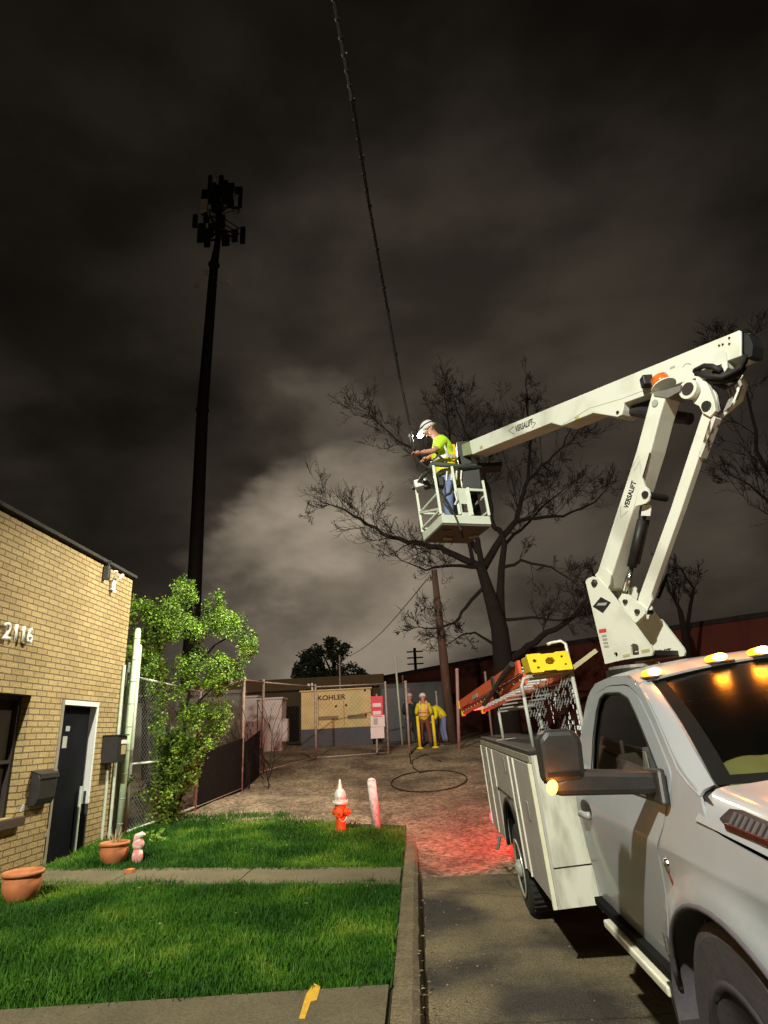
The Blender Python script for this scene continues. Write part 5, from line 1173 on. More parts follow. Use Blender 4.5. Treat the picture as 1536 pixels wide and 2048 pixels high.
# ================================================================== BOOM (vertical plane turned 30 degrees off the street)
AZ = R(30); BN = Vector((math.cos(AZ), math.sin(AZ), 0)); BD = Vector((-math.sin(AZ), math.cos(AZ), 0)); BP = Vector((2.15, 6.3, 0))
def bx(px, py, off=0.0):
    d = ray(px, py); t = ((BP+BN*off)-CAM).dot(BN)/d.dot(BN); return CAM+d*t
tur = MB()
def bprism(mb, pts, off, w, mi=0): mb.prism([bx(a, b, off) for a, b in pts], BN*w, mi)
def buv(px, py, off): p = bx(px, py, off)-BP; return (p.dot(BD), p.z)
plate_px = [(1171,1163),(1175,1157),(1193,1153),(1212,1173),(1260,1236),(1305,1299),(1306,1310),(1284,1314),(1282,1302),(1243,1321),(1210,1327)]
plate_px = [(1171,1163),(1175,1157),(1185,1153),(1194,1154),(1212,1173),(1260,1236),(1303,1295),(1306,1303),(1304,1311),(1243,1320),(1210,1328)]
turret = None
for k, off in enumerate((-.14, .30)):
    mb = MB(); hp = [[(1261,1291),(1266,1287),(1273,1288),(1277,1293),(1278,1309),(1263,1311)], ring(1231.5, 1309, 4, 8, 5)] if k == 0 else []
    slab(mb, [buv(a, b, -.14) for a, b in plate_px], [[buv(a, b, -.14) for a, b in h] for h in hp], BP+BN*off, BD, (0, 0, 1), BN*.022)
    o = mb.build('turret_plate', M_WHITE, trk)
    if k == 0: turret = o
def sticker(pts, off, m, par, name, th=.004): mb = MB(); mb.prism([bx(a, b, off) for a, b in pts], BN*-th); return mb.build(name, m, par)
sticker([(1186,1213),(1202,1194),(1222,1205),(1206,1226)], -.1405, M_INK, turret, 'diamond_sticker')
sticker([(1193,1211),(1197,1206),(1215,1205),(1211,1211)], -.1455, M_GREYINK, turret, 'grey_band', .002)
sticker([(1198,1259),(1212,1257),(1213,1264),(1199,1266)], -.1405, M_REDINK, turret, 'red_sticker')
for k in range(4): sticker([(1204+k*1.5, 1270+k*7),(1213+k*1.5, 1269+k*7),(1213.5+k*1.5, 1273+k*7),(1204.5+k*1.5, 1274+k*7)], -.1405, M_GREYINK, turret, 'warning_text')
sticker([(1246,1310),(1260,1307),(1260,1312),(1247,1315)], -.1405, mat('olive_sticker', (.42, .40, .18)), turret, 'olive_sticker'); sticker([(1283,1300),(1299,1297),(1300,1303),(1284,1306)], -.1405, mat('olive_sticker_b', (.42, .40, .18)), turret, 'olive_sticker')
for (x, y, r) in ((1190, 1166, .036), ): mb = MB(); mb.lathe([(r, 0), (r, .02), (r*.5, .03)], bx(x, y, -.14), -BN, 16); mb.build('pin', M_BLACK, turret)
text('plate_lettering', 'UNIT', bx(1313, 1312, .2995)-BN*.002, bx(1350, 1307, .30)-bx(1313, 1312, .30), (0, 0, 1), .055, M_INK, turret, sx=1.0, th=.003, bold=.02)
mb = MB(); mb.box((0, 0, 0), (.01, .01, .01))
mb = MB(); bprism(mb, [(1262,1290),(1276,1288),(1278,1310),(1264,1312)], -.05, .2); mb.build('valve_block', M_WHITE, turret)
# pedestal
bz = bx(1240, 1322, 0.0); ctr = BP+BN*.09+BD*((bz-BP).dot(BD)-.12); ctr.z = 0
mb = MB(); mb.lathe([(.20, .72), (.20, 2.02), (.30, 2.06), (.30, 2.16)], ctr, (0, 0, 1), 28); mb.build('pedestal', M_BLACK, trk)
mb = MB(); mb.lathe([(.27, 2.163), (.27, 2.19)], ctr, (0, 0, 1), 28); mb.build('rotation_bearing', M_GREY, trk)
q = bx(1275, 1322, .1); mb = MB(); mb.prism([bx(1215,1322,-.11), bx(1300,1310,-.11), bx(1298,1300,-.11), bx(1214,1314,-.11)], BN*.40); mb.build('turret_floor', M_BLACK, trk)
q = bx(1318, 1330, 0); mb = MB(); mb.tube([bx(1316,1330,0)+Vector((.018*math.cos(t), 0, .03*math.sin(t))) for t in [R(30*i) for i in range(14)]], .005, 6); mb.build('lifting_eye', M_SILV, trk)
# lower boom
low = MB(); bprism(low, [(1304,784),(1334,784),(1318,838),(1302,900),(1266,1018),(1215,1176),(1203,1180),(1190,1166),(1191,1156),(1273,900)], -.115, .215); lb = low.build('lower_boom', M_WHITE, trk, bevel=.012)
for off in (-.135, .105):
    mb = MB(); bprism(mb, [(1284,955),(1290,972),(1297,978),(1300,990),(1297,1002),(1290,1007),(1272,1012),(1268,1020),(1276,985)], off, .018); mb.build('cylinder_bracket', M_WHITE, lb)
mb = MB(); mb.lathe([(.036, 0), (.036, .30)], bx(1289, 989, -.15), BN, 18); mb.build('pin', M_BLACK, lb)
mb = MB(); bprism(mb, [(1190,1150),(1200,1138),(1212,1138),(1222,1150),(1219,1170),(1213,1180)], -.132, .016); mb.build('pivot_boss', M_WHITE, lb)
mb = MB(); mb.lathe([(.035, 0), (.035, .012)], bx(1309, 806, -.128), BN, 16); mb.build('round_cover', M_GREYINK, lb)
a = bx(1256, 1017, -.1165); text('lettering', 'VERSALIFT', a, bx(1278, 947, -.1165)-a, bx(1244, 1013, -.1165)-a, .058, M_INK, lb, sx=.72, th=.003, bold=.02)
def chev(a, b, c, off, par, w=.006):
    mb = MB(); P = [bx(*q, off) for q in (a, b, c)]; mb.tube([P[0], P[1], P[2]], w, 4); mb.build('chevron_mark', M_GREYINK, par)
chev((1268,942),(1280,922),(1281,948), -.114, lb, .005); chev((1262,938),(1278,912),(1283,942), -.114, lb, .004)
chev((1242,1012),(1241,1036),(1256,1022), -.114, lb, .005)
# lift cylinder
cy = MB(); cy.tube([bx(1284,1040,.0), bx(1263,1134,.0)], .047, 16); cyl = cy.build('lift_cylinder', M_BLACK, trk, smooth=True)
mb = MB(); mb.tube([bx(1288,992,.0), bx(1284,1040,.0)], .035, 12); mb.build('cylinder_neck', M_BLACK, cyl)
mb = MB(); mb.tube([bx(1263,1134,.0), bx(1251,1196,.0)], .022, 12); mb.build('rod', M_CHROME, cyl, smooth=True)
mb = MB(); mb.tube([bx(1296,1040,.06), bx(1276,1128,.06)], .02, 8); mb.build('hydraulic_line', M_BLACK, cyl)
mb = MB(); mb.prism([bx(1284,1010,-.06), bx(1302,1010,-.06), bx(1300,1032,-.06), bx(1282,1031,-.06)], BN*.01); mb.build('label', M_FRAME, cyl)
# bell crank at the turret, compensation link
mb = MB(); bprism(mb, [(1236,1199),(1244,1187),(1256,1189),(1288,1214),(1290,1228),(1272,1246),(1262,1240)], -.06, .03); bprism(mb, [(1236,1199),(1244,1187),(1256,1189),(1288,1214),(1290,1228),(1272,1246),(1262,1240)], .08, .03); mb.lathe([(.022, 0), (.022, .22)], bx(1248, 1203, -.09), BN, 14, 1); mb.lathe([(.024, 0), (.024, .22)], bx(1272, 1223, -.09), BN, 14, 1); mb.build('bell_crank', [M_WHITE, M_BLACK], trk, bevel=.003)
mb = MB(); bprism(mb, [(1246,1180),(1251,1164),(1259,1176),(1254,1190)], .02, .06); mb.build('small_gusset', M_WHITE, trk)
lk = MB(); bprism(lk, [(1412,822),(1428,828),(1409,880),(1362,1020),(1296,1206),(1286,1222),(1272,1216),(1276,1196),(1340,1020),(1386,880),(1404,826)], .0, .075); lko = lk.build('levelling_link', M_WHITE, trk, bevel=.008)
mb = MB(); bprism(mb, [(1424,826),(1431,836),(1413,884),(1401,915),(1396,912),(1407,880)], -.004, .085); mb.build('chipped_edge', M_RUST, lko)
mb = MB(); bprism(mb, [(1271,1226),(1276,1205),(1302,1188),(1304,1200),(1290,1230),(1278,1236)], -.035, .02); mb.build('lower_lug', M_WHITE, lko)
# upper boom
upm = MB(); bprism(upm, [(938,882),(1100,815),(1478,660),(1482,664),(1482,712),(1454,722),(1455,735),(1449,742),(1438,728),(1400,730),(1391,741),(1393,756),(1372,762),(1301,787),(1248,806),(1246,820),(1243,830),(1234,834),(1186,826),(1123,852),(1102,846),(944,909)], .12, .25); ub = upm.build('upper_boom', M_WHITE, trk, bevel=.01)
mb = MB(); e0, e1 = bx(1480, 666, .135), bx(1480, 710, .135); mb.prism([e0, e1, e1+BN*.22, e0+BN*.22], -BD*.03); mb.build('end_opening', M_DARK, ub)
mb = MB(); bprism(mb, [(1380,722),(1400,715),(1448,698),(1452,703),(1455,735),(1449,744),(1443,728),(1392,744),(1384,735)], .105, .015); mb.build('reinforcing_plate', M_WHITE, ub)
for (x, y) in ((1459, 676), (1439, 691), (1446, 689), (1459, 688)): mb = MB(); mb.lathe([(.010, 0), (.010, .008)], bx(x, y, .12), -BN, 10); mb.build('bolt', M_BLACK, ub)
mb = MB(); mb.lathe([(.018, 0), (.018, .012)], bx(1236, 825, .12), -BN, 12); mb.build('pin', M_BLACK, ub)
for k, (x, y, w, h) in enumerate(((1405, 715, 14, 4), (1150, 835, 8, 5), (1340, 735, 10, 4), (960, 893, 5, 6))):
    mb = MB(); mb.prism([bx(x, y, .119), bx(x+w, y-w*.42, .119), bx(x+w, y-w*.42+h, .119), bx(x, y+h, .119)], BN*-.002); mb.build('warning_decal', (M_GREYINK, mat('yellow_decal%d' % k, (.45, .40, .15)))[k % 2], ub)
mb = MB(); mb.tube([bx(1300, 905, -.118), bx(1290, 940, -.118), bx(1281, 970, -.118)], .006, 6); mb.tube([bx(1318, 850, .02), bx(1305, 900, .02), bx(1286, 960, .02)], .012, 6); mb.build('hydraulic_line', M_CABLE, lb)
mb = MB(); mb.tube([bx(1376+14*math.cos(t)*.75, 738-14*math.sin(t)*.8, .118) for t in [R(20+20*i) for i in range(8)]], .004, 4); mb.build('weld_mark', M_GREYINK, ub)
mb = MB(); bprism(mb, [(923,889),(940,883),(946,907),(926,912)], .145, .20); mb.build('inner_boom', mat('inner_boom_olive', (.30, .33, .20), .6), ub)
a = bx(1031, 864, .1185); text('lettering', 'VERSALIFT', a, bx(1061, 851, .1185)-a, (0, 0, 1), .085, M_GREYINK if False else mat('faded_ink', (.10, .105, .10), .6), ub, sx=.62, th=.003, bold=.02)
chev((1027,853),(1018,862),(1029,868), .119, ub, .008); chev((1060,842),(1072,846),(1064,856), .119, ub, .008)
mb = MB(); mb.tube([bx(1122,851,.119), bx(1180,816,.119), bx(1245,797,.119), bx(1300,776,.119)], .003, 4); mb.build('weld_seam', M_GREYINK, ub)
# beacon
bq = bx(1327, 772, -.02); tax = (Vector((0, 0, 1))+BD*.28).normalized()
be = MB(); be.lathe([(.12, -.012), (.12, 0), (.09, .006)], bq, tax, 24); beo = be.build('beacon_base', M_WHITE, lb, smooth=False)
mb = MB(); mb.lathe([(.086, .008), (.088, .05), (.084, .105), (.06, .118), (.01, .12)], bq, tax, 24); mb.build('amber_beacon', M_AMBOFF, trk, smooth=True)
mb = MB(); mb.box((-.05, -.05, -.06), (.05, .05, .05), X=Matrix.Translation(bx(1293, 762, .05))); mb.build('beacon_bracket', M_BLACK, trk, bevel=.01)
mb = MB(); bprism(mb, [(1305,784),(1330,780),(1362,770),(1360,782),(1335,796),(1308,792)], -.125, .24); mb.build('boom_head', mat('boom_head_dark', (.18, .17, .15), .6), trk)
# knuckle
kn = MB(); kn.lathe([(.080, 0), (.082, .005), (.085, .24)], bx(1376, 778, -.10), BN, 28); kn.lathe([(.092, -.004), (.092, .04)], bx(1376, 778, -.10), BN, 28); kno = kn.build('knuckle', M_WHITE, trk, smooth=False)
mb = MB(); mb.lathe([(.062, -.007), (.062, -.003)], bx(1376, 778, -.10), BN, 24); mb.build('hollow_pin', mat('pin_bore', (.03, .02, .018), .8), kno)
mb = MB(); bprism(mb, [(1392,752),(1408,756),(1418,775),(1428,802),(1431,822),(1420,834),(1405,826),(1398,812),(1386,806)], -.03, .05); bprism(mb, [(1420,766),(1432,790),(1437,820),(1430,824),(1418,790)], .05, .03); mb.build('link_arm', M_WHITE, kno, bevel=.004)
mb = MB(); mb.lathe([(.045, 0), (.045, .10)], bx(1411, 811, -.05), BN, 18); mb.build('pin', M_BLACK, kno)
# hoses and hose cover at the elbow
mb = MB(MT); mb.prism([(-.296, -2.452, 1.53), (-.14, -2.452, 1.53), (-.145, -2.452, 1.545), (-.296, -2.452, 1.545)], (0, -.004, 0)); mb.build('seam', M_DARK, mh)
hs = MB()
for k, P in enumerate(([(1392,740,.0),(1408,732,-.05),(1425,733,-.08),(1442,742,-.08)], [(1390,742,.02),(1410,752,-.05),(1445,754,-.06),(1478,738,.05),(1490,712,.15)], [(1393,747,.05),(1420,762,0),(1452,762,.0),(1480,745,.12),(1492,716,.2)], [(1420,760,.1),(1450,775,.1),(1468,765,.18),(1488,735,.22)], [(1425,745,.0),(1450,750,.05),(1470,742,.1)])):
    hs.tube([bx(*q) for q in P], .026, 8)
hs.build('hydraulic_hoses', M_CABLE, ub, smooth=True)
mb = MB(); mb.tube([bx(1262,822,.26), bx(1300,826,.26), bx(1380,838,.26)], [.05, .07, .06], 12); mb.tube([bx(1250,820,.3), bx(1345,795,.3)], .05, 10); mb.build('upper_boom_cylinder', M_BLACK, ub)
for k in range(5):
    mb = MB(); o2 = .30+.05*k; mb.tube([bx(1476-k*6,738+k*5,o2), bx(1492-k*7,770+k*6,o2), bx(1482-k*8,800+k*7,o2), bx(1450-k*7,828+k*6,o2), bx(1436-k*6,846+k*2,o2)], [.012, .022, .024, .018, .008], 6); mb.build('hose_guard_rib', M_WHITE if k in (0, 2) else mat('guard_grey%d' % k, (.30, .28, .25), .6), ub, smooth=True)
mb = MB(); bprism(mb, [(1484,664),(1497,668),(1506,690),(1504,712),(1490,716)], .15, .16); mb.build('boom_end_cap', M_BLACK, ub)
mb = MB(); bprism(mb, [(1497,666),(1505,672),(1506,684),(1500,680)], .30, .02); mb.build('end_tab', M_WHITE, ub)
mb = MB(); mb.tube([bx(1316,1195,.15), bx(1330,1160,.3), bx(1334,1130,.4), bx(1322,1110,.4), bx(1310,1140,.3), bx(1300,1190,.2)], .02, 6); mb.build('hanging_hose', M_CABLE, trk)

# ---- platform
Z0 = 4.35
C0, C1, C2 = atz(885, 1050, Z0), atz(848, 1085, Z0), atz(982, 1053, Z0); C3 = C1+C2-C0; UP = Vector((-.07, 0, 1)).normalized()
pf = None
mb = MB(); mb.prism([C0, C1, C3, C2], UP*.03); pf = mb.build('platform', mat('platform_floor', (.09, .09, .075), .7), trk)
M_PLAT = mat('platform_paint', (.66, .72, .60), .5, var=.06)
def pbar(a, b, w=.05, h=.05, name='platform_rail', m=M_PLAT): mb = MB(); mb.bar(a, b, w, h); return mb.build(name, m, pf)
for a, b in ((C0, C1), (C0, C2), (C2, C3), (C1, C3)):
    mb = MB(); d = (b-a).normalized(); n = Vector((d.y, -d.x, 0)); mb.prism([a+UP*.031, b+UP*.031, b+UP*.15, a+UP*.15], n*.012); mb.build('kick_plate', M_PLAT, pf)
E2 = C2-C0; m1 = C0+E2*.39; m2 = C0+E2*.65
for p, h in ((C0, .90), (C1, .86), (C2, .70), (C3, .88), (m1, .90), (m2, .58)): pbar(p+UP*.16, p+UP*h, .05, .035, 'platform_post')
pbar(m2+UP*.55, C2+UP*.55, .035, .035)
for z in (.22, .47): pbar(C0+UP*z, C1+UP*z, .03, .03); pbar(C2+UP*z, C3+UP*z, .03, .03); pbar(C1+UP*z, C3+UP*z, .03, .03)
pbar(C0+UP*.24, C1+UP*.48, .03, .03)
mb = MB(); slab(mb, [(0, .15), (1, .15), (1, .57), (0, .57)], [[(.25, .2), (.72, .2), (.72, .33), (.25, .33)]], m1, m2-m1, UP, Vector((.0, .01, 0))); mb.build('step_panel', M_PLAT, pf)
tz = .93; mb = MB(); mb.tube([C0+UP*tz, C1+UP*tz, C3+UP*tz, C2+UP*(tz-.02), C0+UP*tz], .036, 10); mb.tube([C1+UP*tz, C1+UP*tz+(C1-C0)*.15], .03); mb.build('padded_top_rail', mat('rail_padding', (.06, .075, .055), .7), pf, smooth=True)
tip = bx(926, 900, .24)
mb = MB(); mb.box((-.10, -.12, -.30), (.10, .14, .10), X=Matrix.Translation(tip)); mb.bar(tip+Vector((0, 0, -.25)), (C2+C3)/2+UP*.30, .12, .14); mb.bar(tip+Vector((-.05, .05, -.1)), tip+Vector((.02, 0, -.75)), .10, .10); mb.box((-.16, -.12, -.04), (.34, .14, .03), X=Matrix.Translation(tip+Vector((.22, 0, -.32)))); mb.build('platform_mount', M_BLACK, pf, bevel=.01)
cq = C2+UP*.62; mb = MB(); mb.box((-.30, -.02, -.05), (-.02, .20, .28), X=Matrix.Translation(cq)); mb.build('control_console', M_BLACK, pf, bevel=.02)
mb = MB()
for k in range(4): p = cq+Vector((-.32-.07*k, -.05, .10)); mb.tube([p, p+Vector((.02, -.01, .14))], .013, 6)
mb.build('control_levers', M_FRAME, pf)
mb = MB(); mb.tube([m1+UP*.3+Vector((-.05, -.04, 0)), m1+UP*.36+Vector((-.01, -.06, 0)), m1+UP*.5+Vector((-.02, -.05, 0))], .016, 8); mb.build('hook', M_SILV, pf)
for q, a in (((C0+C3)/2+Vector((-.12, .1, 0)), 25), ((m1+C3)/2+Vector((.12, .05, 0)), -20)):
    mb = MB(); mb.box((-.07, -.04, -.03), (.07, .04, .0), X=Matrix.Translation(q-UP*.001) @ Matrix.Rotation(R(a), 4, 'Z')); mb.build('underside_bracket', M_GREY, pf, bevel=.008)
tb2 = aty(843, 967, 8.75); t = thing('tool_box', tb2, 'small pale grey tool case hanging on the left rail of the raised platform', 'tool case')
mb = MB(); X = Matrix.Translation(tb2) @ Matrix.Rotation(R(-12), 4, 'Y'); mb.box((-.11, -.05, -.06), (.10, .08, .07), X=X); mb.build('case', M_FRAME, t, bevel=.015)
mb = MB(); mb.box((.02, -.056, -.09), (.12, .085, .01), X=X); mb.box((-.06, -.056, .0), (-.02, -.052, .04), X=X); mb.build('latch', M_BLACK, t)

# ================================================================== PEOPLE
def skinmesh(name, chains, m, parent, sub=1, extra=None):
    """chains: list of [(point, (rx, ry)), ...]; the first point of later chains may reuse an earlier point"""
    V = []; Rr = []; E = []; idx = {}
    def gid(p, r):
        k = tuple(round(c, 4) for c in p)
        if k not in idx: idx[k] = len(V); V.append(Vector(p)); Rr.append(r)
        return idx[k]
    for ch in chains:
        ids = [gid(p, r) for p, r in ch]
        for a, b in zip(ids, ids[1:]): E.append((a, b))
    inv = WM[parent].inverted()
    me = bpy.data.meshes.new(name); me.from_pydata([tuple(inv @ v) for v in V], E, [])
    o = bpy.data.objects.new(name, me); COL.objects.link(o)
    sk = o.modifiers.new('skin', 'SKIN'); sk.use_smooth_shade = True
    for i, r in enumerate(Rr):
        d = me.skin_vertices[0].data[i]; d.radius = r if isinstance(r, tuple) else (r, r); d.use_root = (i == 0)
    ss = o.modifiers.new('s', 'SUBSURF'); ss.levels = sub; ss.render_levels = sub
    dg = bpy.context.evaluated_depsgraph_get(); m2 = bpy.data.meshes.new_from_object(o.evaluated_get(dg))
    bpy.data.objects.remove(o)
    if extra is not None:                                # welded-in additions (nose, ears, fingers)
        bm = bmesh.new(); bm.from_mesh(m2); n0 = len(bm.verts)
        vs = [bm.verts.new(inv @ p) for p in extra.v]
        for f in extra.f:
            try: q = bm.faces.new([vs[i] for i in f]); q.smooth = True
            except ValueError: pass
        bm.to_mesh(m2); bm.free()
    m2.name = name; m2.materials.clear(); m2.materials.append(m)
    for p in m2.polygons: p.use_smooth = True
    o = bpy.data.objects.new(name, m2); COL.objects.link(o); o.parent = parent; WM[o] = WM[parent].copy(); return o
def V3(*a): return Vector(a)
def hand(mb, w, d, s=1.0):
    d = d.normalized(); side = d.cross(V3(0, 0, 1)); side = side.normalized() if side.length > .1 else V3(0, 1, 0); dn = side.cross(d)
    c = w+d*.045*s; mb.blob(c, (.045*s, .04*s, .03*s), 8, 6)
    for k in range(4):
        b = w+d*.075*s+side*(.027-.018*k)*s; L_ = (.030, .036, .034, .026)[k]*s
        mb.tube([b, b+d*L_, b+d*L_*1.7+dn*-.015*s, b+d*L_*1.9+dn*-.035*s], [.010*s, .0095*s, .009*s, .007*s], 6)
    mb.tube([w+d*.03*s+side*.035*s, w+d*.06*s+side*.06*s-dn*.01*s, w+d*.09*s+side*.055*s-dn*.02*s], [.012*s, .011*s, .008*s], 6)
def headparts(mb, hc, fwd, up, r=.1):
    sd = fwd.cross(up).normalized()
    mb.tube([hc+fwd*r*.85+up*.02, hc+fwd*r*1.18-up*.012, hc+fwd*r*.9-up*.03], [.010, .017, .012], 6)
    for s in (-1, 1):
        mb.blob(hc+sd*s*r*.80-fwd*.005, (.022, .018, .032), 8, 6); mb.blob(hc+fwd*r*.82+sd*s*.033+up*.012, .013, 6, 4)
    mb.tube([hc+fwd*r*.84-up*.052+sd*.025, hc+fwd*r*.92-up*.054, hc+fwd*r*.84-up*.052-sd*.025], .007, 5)
def hat(par, hc, fwd, up, m=M_HAT, stripe=True):
    c = hc+up*.025; mb = MB(); mb.lathe([(.136, -.006), (.134, .004), (.122, .012), (.120, .05), (.10, .095), (.06, .122), (.01, .130)], c, up, 20)
    mb.tube([c+fwd*.06, c+fwd*.175-up*.01], [.07, .03], 8)
    h = mb.build('hard_hat', m, par, smooth=True)
    if stripe:
        mb = MB(); mb.lathe([(.1225, .030), (.1235, .036), (.121, .052), (.119, .052)], c, up, 20); mb.build('hat_band', M_INK, h)
    return h

# -- worker on the platform
WY = 8.45
P_ = lambda px, py, dy=0: aty(px, py, WY+dy)
w1 = thing('person', C0+Vector((.3, .3, .03)), 'worker in a white hard hat, lime shirt and jeans leaning forward on the raised platform', 'person')
pel = P_(898, 962); wai = P_(891, 938); che = P_(887, 908); upc = P_(883, 888); nec = P_(872, 872); hc = P_(860, 862); hup = V3(-.45, 0, .89).normalized(); hfw = V3(-.85, -.18, -.45); hfw = (hfw-hup*hfw.dot(hup)).normalized()
sn, sf = P_(884, 883, -.20), P_(884, 884, .19); en, ef = P_(868, 902, -.30), P_(870, 910, .20); wn, wf = P_(840, 905, -.20), P_(853, 917, .02)
hn, hf = P_(896, 967, -.10), P_(898, 967, .11); kn_, kf = P_(897, 1004, -.13), P_(903, 1003, .14); an, af = P_(900, 1046, -.12), P_(908, 1040, .14)
fd = V3(-1, -.1, 0)
ex = MB(); hand(ex, wn, P_(828, 906, -.15)-wn); hand(ex, wf, P_(844, 920, -.05)-wf); headparts(ex, hc, hfw, hup)
skinmesh('body', [[(pel, (.10, .09)), (wai, (.13, .11)), (che, (.17, .12)), (upc, (.15, .11)), (nec, .055), (hc-hup*.03, (.085, .075)), (hc+hup*.06, (.085, .08))],
    [(upc, (.15, .11)), (sn, .065), (en, .045), (wn, .030)], [(upc, (.15, .11)), (sf, .065), (ef, .045), (wf, .030)], [(pel, (.10, .09)), (hn, .07), (kn_, .06), (an, .042)], [(pel, (.10, .09)), (hf, .07), (kf, .06), (af, .042)]], M_SKIN, w1, 1, ex)
skinmesh('jeans', [[(wai+V3(0, 0, .10), (.14, .11)), (wai-V3(0, 0, .03), (.155, .125)), (pel, (.165, .13)), (hn, .105), (kn_, .082), (an, .075)], [(pel, (.165, .13)), (hf, .105), (kf, .082), (af, .075)]], M_JEAN, w1)
sh = skinmesh('shirt', [[(pel-V3(0, 0, .10), (.17, .14)), (pel+V3(0, 0, .03), (.18, .145)), (wai, (.185, .15)), (che, (.20, .15)), (upc, (.165, .13)), (nec-V3(-.02, 0, .03), .075)], [(upc, (.165, .13)), (sn, .09), (sn.lerp(en, .8), .078)], [(upc, (.165, .13)), (sf, .09), (sf.lerp(ef, .8), .078)]], M_LIME, w1)
vs_ = skinmesh('vest', [[(pel-V3(0, 0, .07), (.18, .15)), (pel+V3(0, 0, .05), (.192, .157)), (wai, (.198, .16)), (che, (.212, .162)), (upc, (.172, .145)), (upc+V3(-.03, 0, .07), (.11, .10))]], M_YVEST, w1)
def band(pts, w, m, par, name='reflective_band', th=.012):
    mb = MB()
    for a, b in zip(pts, pts[1:]): mb.bar(a, b, w, th, up=(0, -1, 0))
    mb.build(name, m, par)
def hoop(c, ax, rx, ry, w, m, par, name='reflective_band'):
    ax = Vector(ax).normalized(); mb = MB(); u = V3(0, 1, 0); u = (u-ax*u.dot(ax)).normalized(); v = ax.cross(u); P = []
    for i in range(25):
        t = 2*math.pi*i/24; q = c+u*ry*math.cos(t)+v*rx*math.sin(t); P.append([q-ax*w/2, q+ax*w/2])
    mb.grid(P); return mb.build(name, m, par, solid=.006)
tax_ = (upc-wai).normalized()
hoop(wai.lerp(che, .45), tax_, .205, .225, .045, M_REFL, vs_); hoop(pel+V3(0, 0, .10), (0, 0, 1), .195, .205, .045, M_REFL, vs_)
band([P_(874, 876, -.17), P_(884, 882, -.245), P_(892, 900, -.245), P_(896, 915, -.22)], .03, M_REFL, vs_); band([P_(906, 889, -.05), P_(909, 905, -.1), P_(906, 921, -.15)], .05, mat('orange_harness', (.75, .45, .02), .6), vs_, 'harness_strap')
band([P_(872, 905, -.22), P_(882, 915, -.24), P_(895, 925, -.22)], .03, M_INK, vs_, 'harness_strap'); band([P_(888, 962, -.2), P_(890, 990, -.22), P_(900, 985, -.22), P_(905, 960, -.2)], .018, M_INK, vs_, 'harness_strap')
band([P_(886, 1001, -.23), P_(896, 1015, -.22), P_(908, 1035, -.2)], .025, M_INK, vs_, 'lanyard')
mb = MB(); mb.box((-.10, -.06, -.10), (.06, .04, .05), X=Matrix.Translation(P_(880, 962, -.17))); mb.box((-.05, -.05, -.12), (.05, .04, .0), X=Matrix.Translation(P_(870, 955, -.05))); mb.build('tool_pouch', M_INK, w1, bevel=.02)
for p in (an, af):
    mb = MB(); mb.blob(p+V3(-.05, 0, -.05), (.14, .055, .06), 10, 6); mb.tube([p+V3(0, 0, .07), p-V3(0, 0, .04)], .06, 10); mb.build('boot', M_BOOT, w1, smooth=True)
hh = hat(w1, hc+hup*.02, hfw, hup)
lp = P_(840, 871, -.02)
mb = MB(); mb.tube([hc+hfw*.12+hup*.03, lp+V3(.03, 0, .01)], [.03, .035], 10); mb.build('torch_body', M_INK, hh)
mb = MB(); mb.blob(lp, (.042, .042, .042), 12, 8); mb.build('head_torch', M_HEADT, w1, smooth=True)
lamp('head_torch_light', 'SPOT', lp+V3(-.06, 0, 0), 260, (.90, .97, 1.0), .04, (-4.9, 11.6, 2.3), 62, .8)
# cable clamp held up in front of the worker
t = thing('cable_clamp', P_(822, 880, -.1), 'small steel cable clamp on the aerial line just in front of the worker', 'clamp')
mb = MB(); mb.tube([P_(821, 870, -.1), P_(824, 886, -.1)], .022, 8); mb.blob(P_(821, 872, -.1), .04, 8, 6); mb.blob(P_(824, 882, -.1), .03, 8, 6); mb.build('clamp_body', M_GREY, t)
# the aerial cable
A0 = atz(600, -700, 7.6); p0 = atz(668, 0, 7.45)
path = []
far = P_(820, 850, -.15)
p0 = aty(668, 0, 3.1); pm = aty(704, 200, 4.2); pn = aty(738, 410, 5.4); po = aty(775, 620, 6.9); pq = aty(800, 760, 7.9)
pre = p0+(p0-pm)*3
cp = [pre, p0, pm, pn, po, pq, far, P_(823, 878, -.12), P_(826, 904, -.15), P_(838, 924, -.2), P_(856, 936, -.25), P_(864, 950, -.2), P_(876, 975, -.28), P_(893, 1000, -.28), P_(912, 1035, -.3), P_(922, 1060, -.3), P_(926, 1075, -.1)]
mb = MB(); mb.tube(cp[:7], .018, 8); mb.tube(cp[6:], .015, 8)
for i in range(1, 6):                                   # lashing wire knots
    a, b = cp[i], cp[i+1]; L_ = (b-a).length; n = int(L_/.19); d = (b-a).normalized(); s_ = d.orthogonal().normalized()
    for k in range(n):
        q = a.lerp(b, k/n); mb.tube([q-d*.012, q+d*.012], .0225, 6)
        if k % 3 == 0: mb.bar(q+s_*.03, q+s_*.03+d*.04, .012, .012)
o = mb.build('aerial_cable', M_CABLE); props(o, 'black lashed aerial cable running down from overhead to the worker on the platform', 'cable')

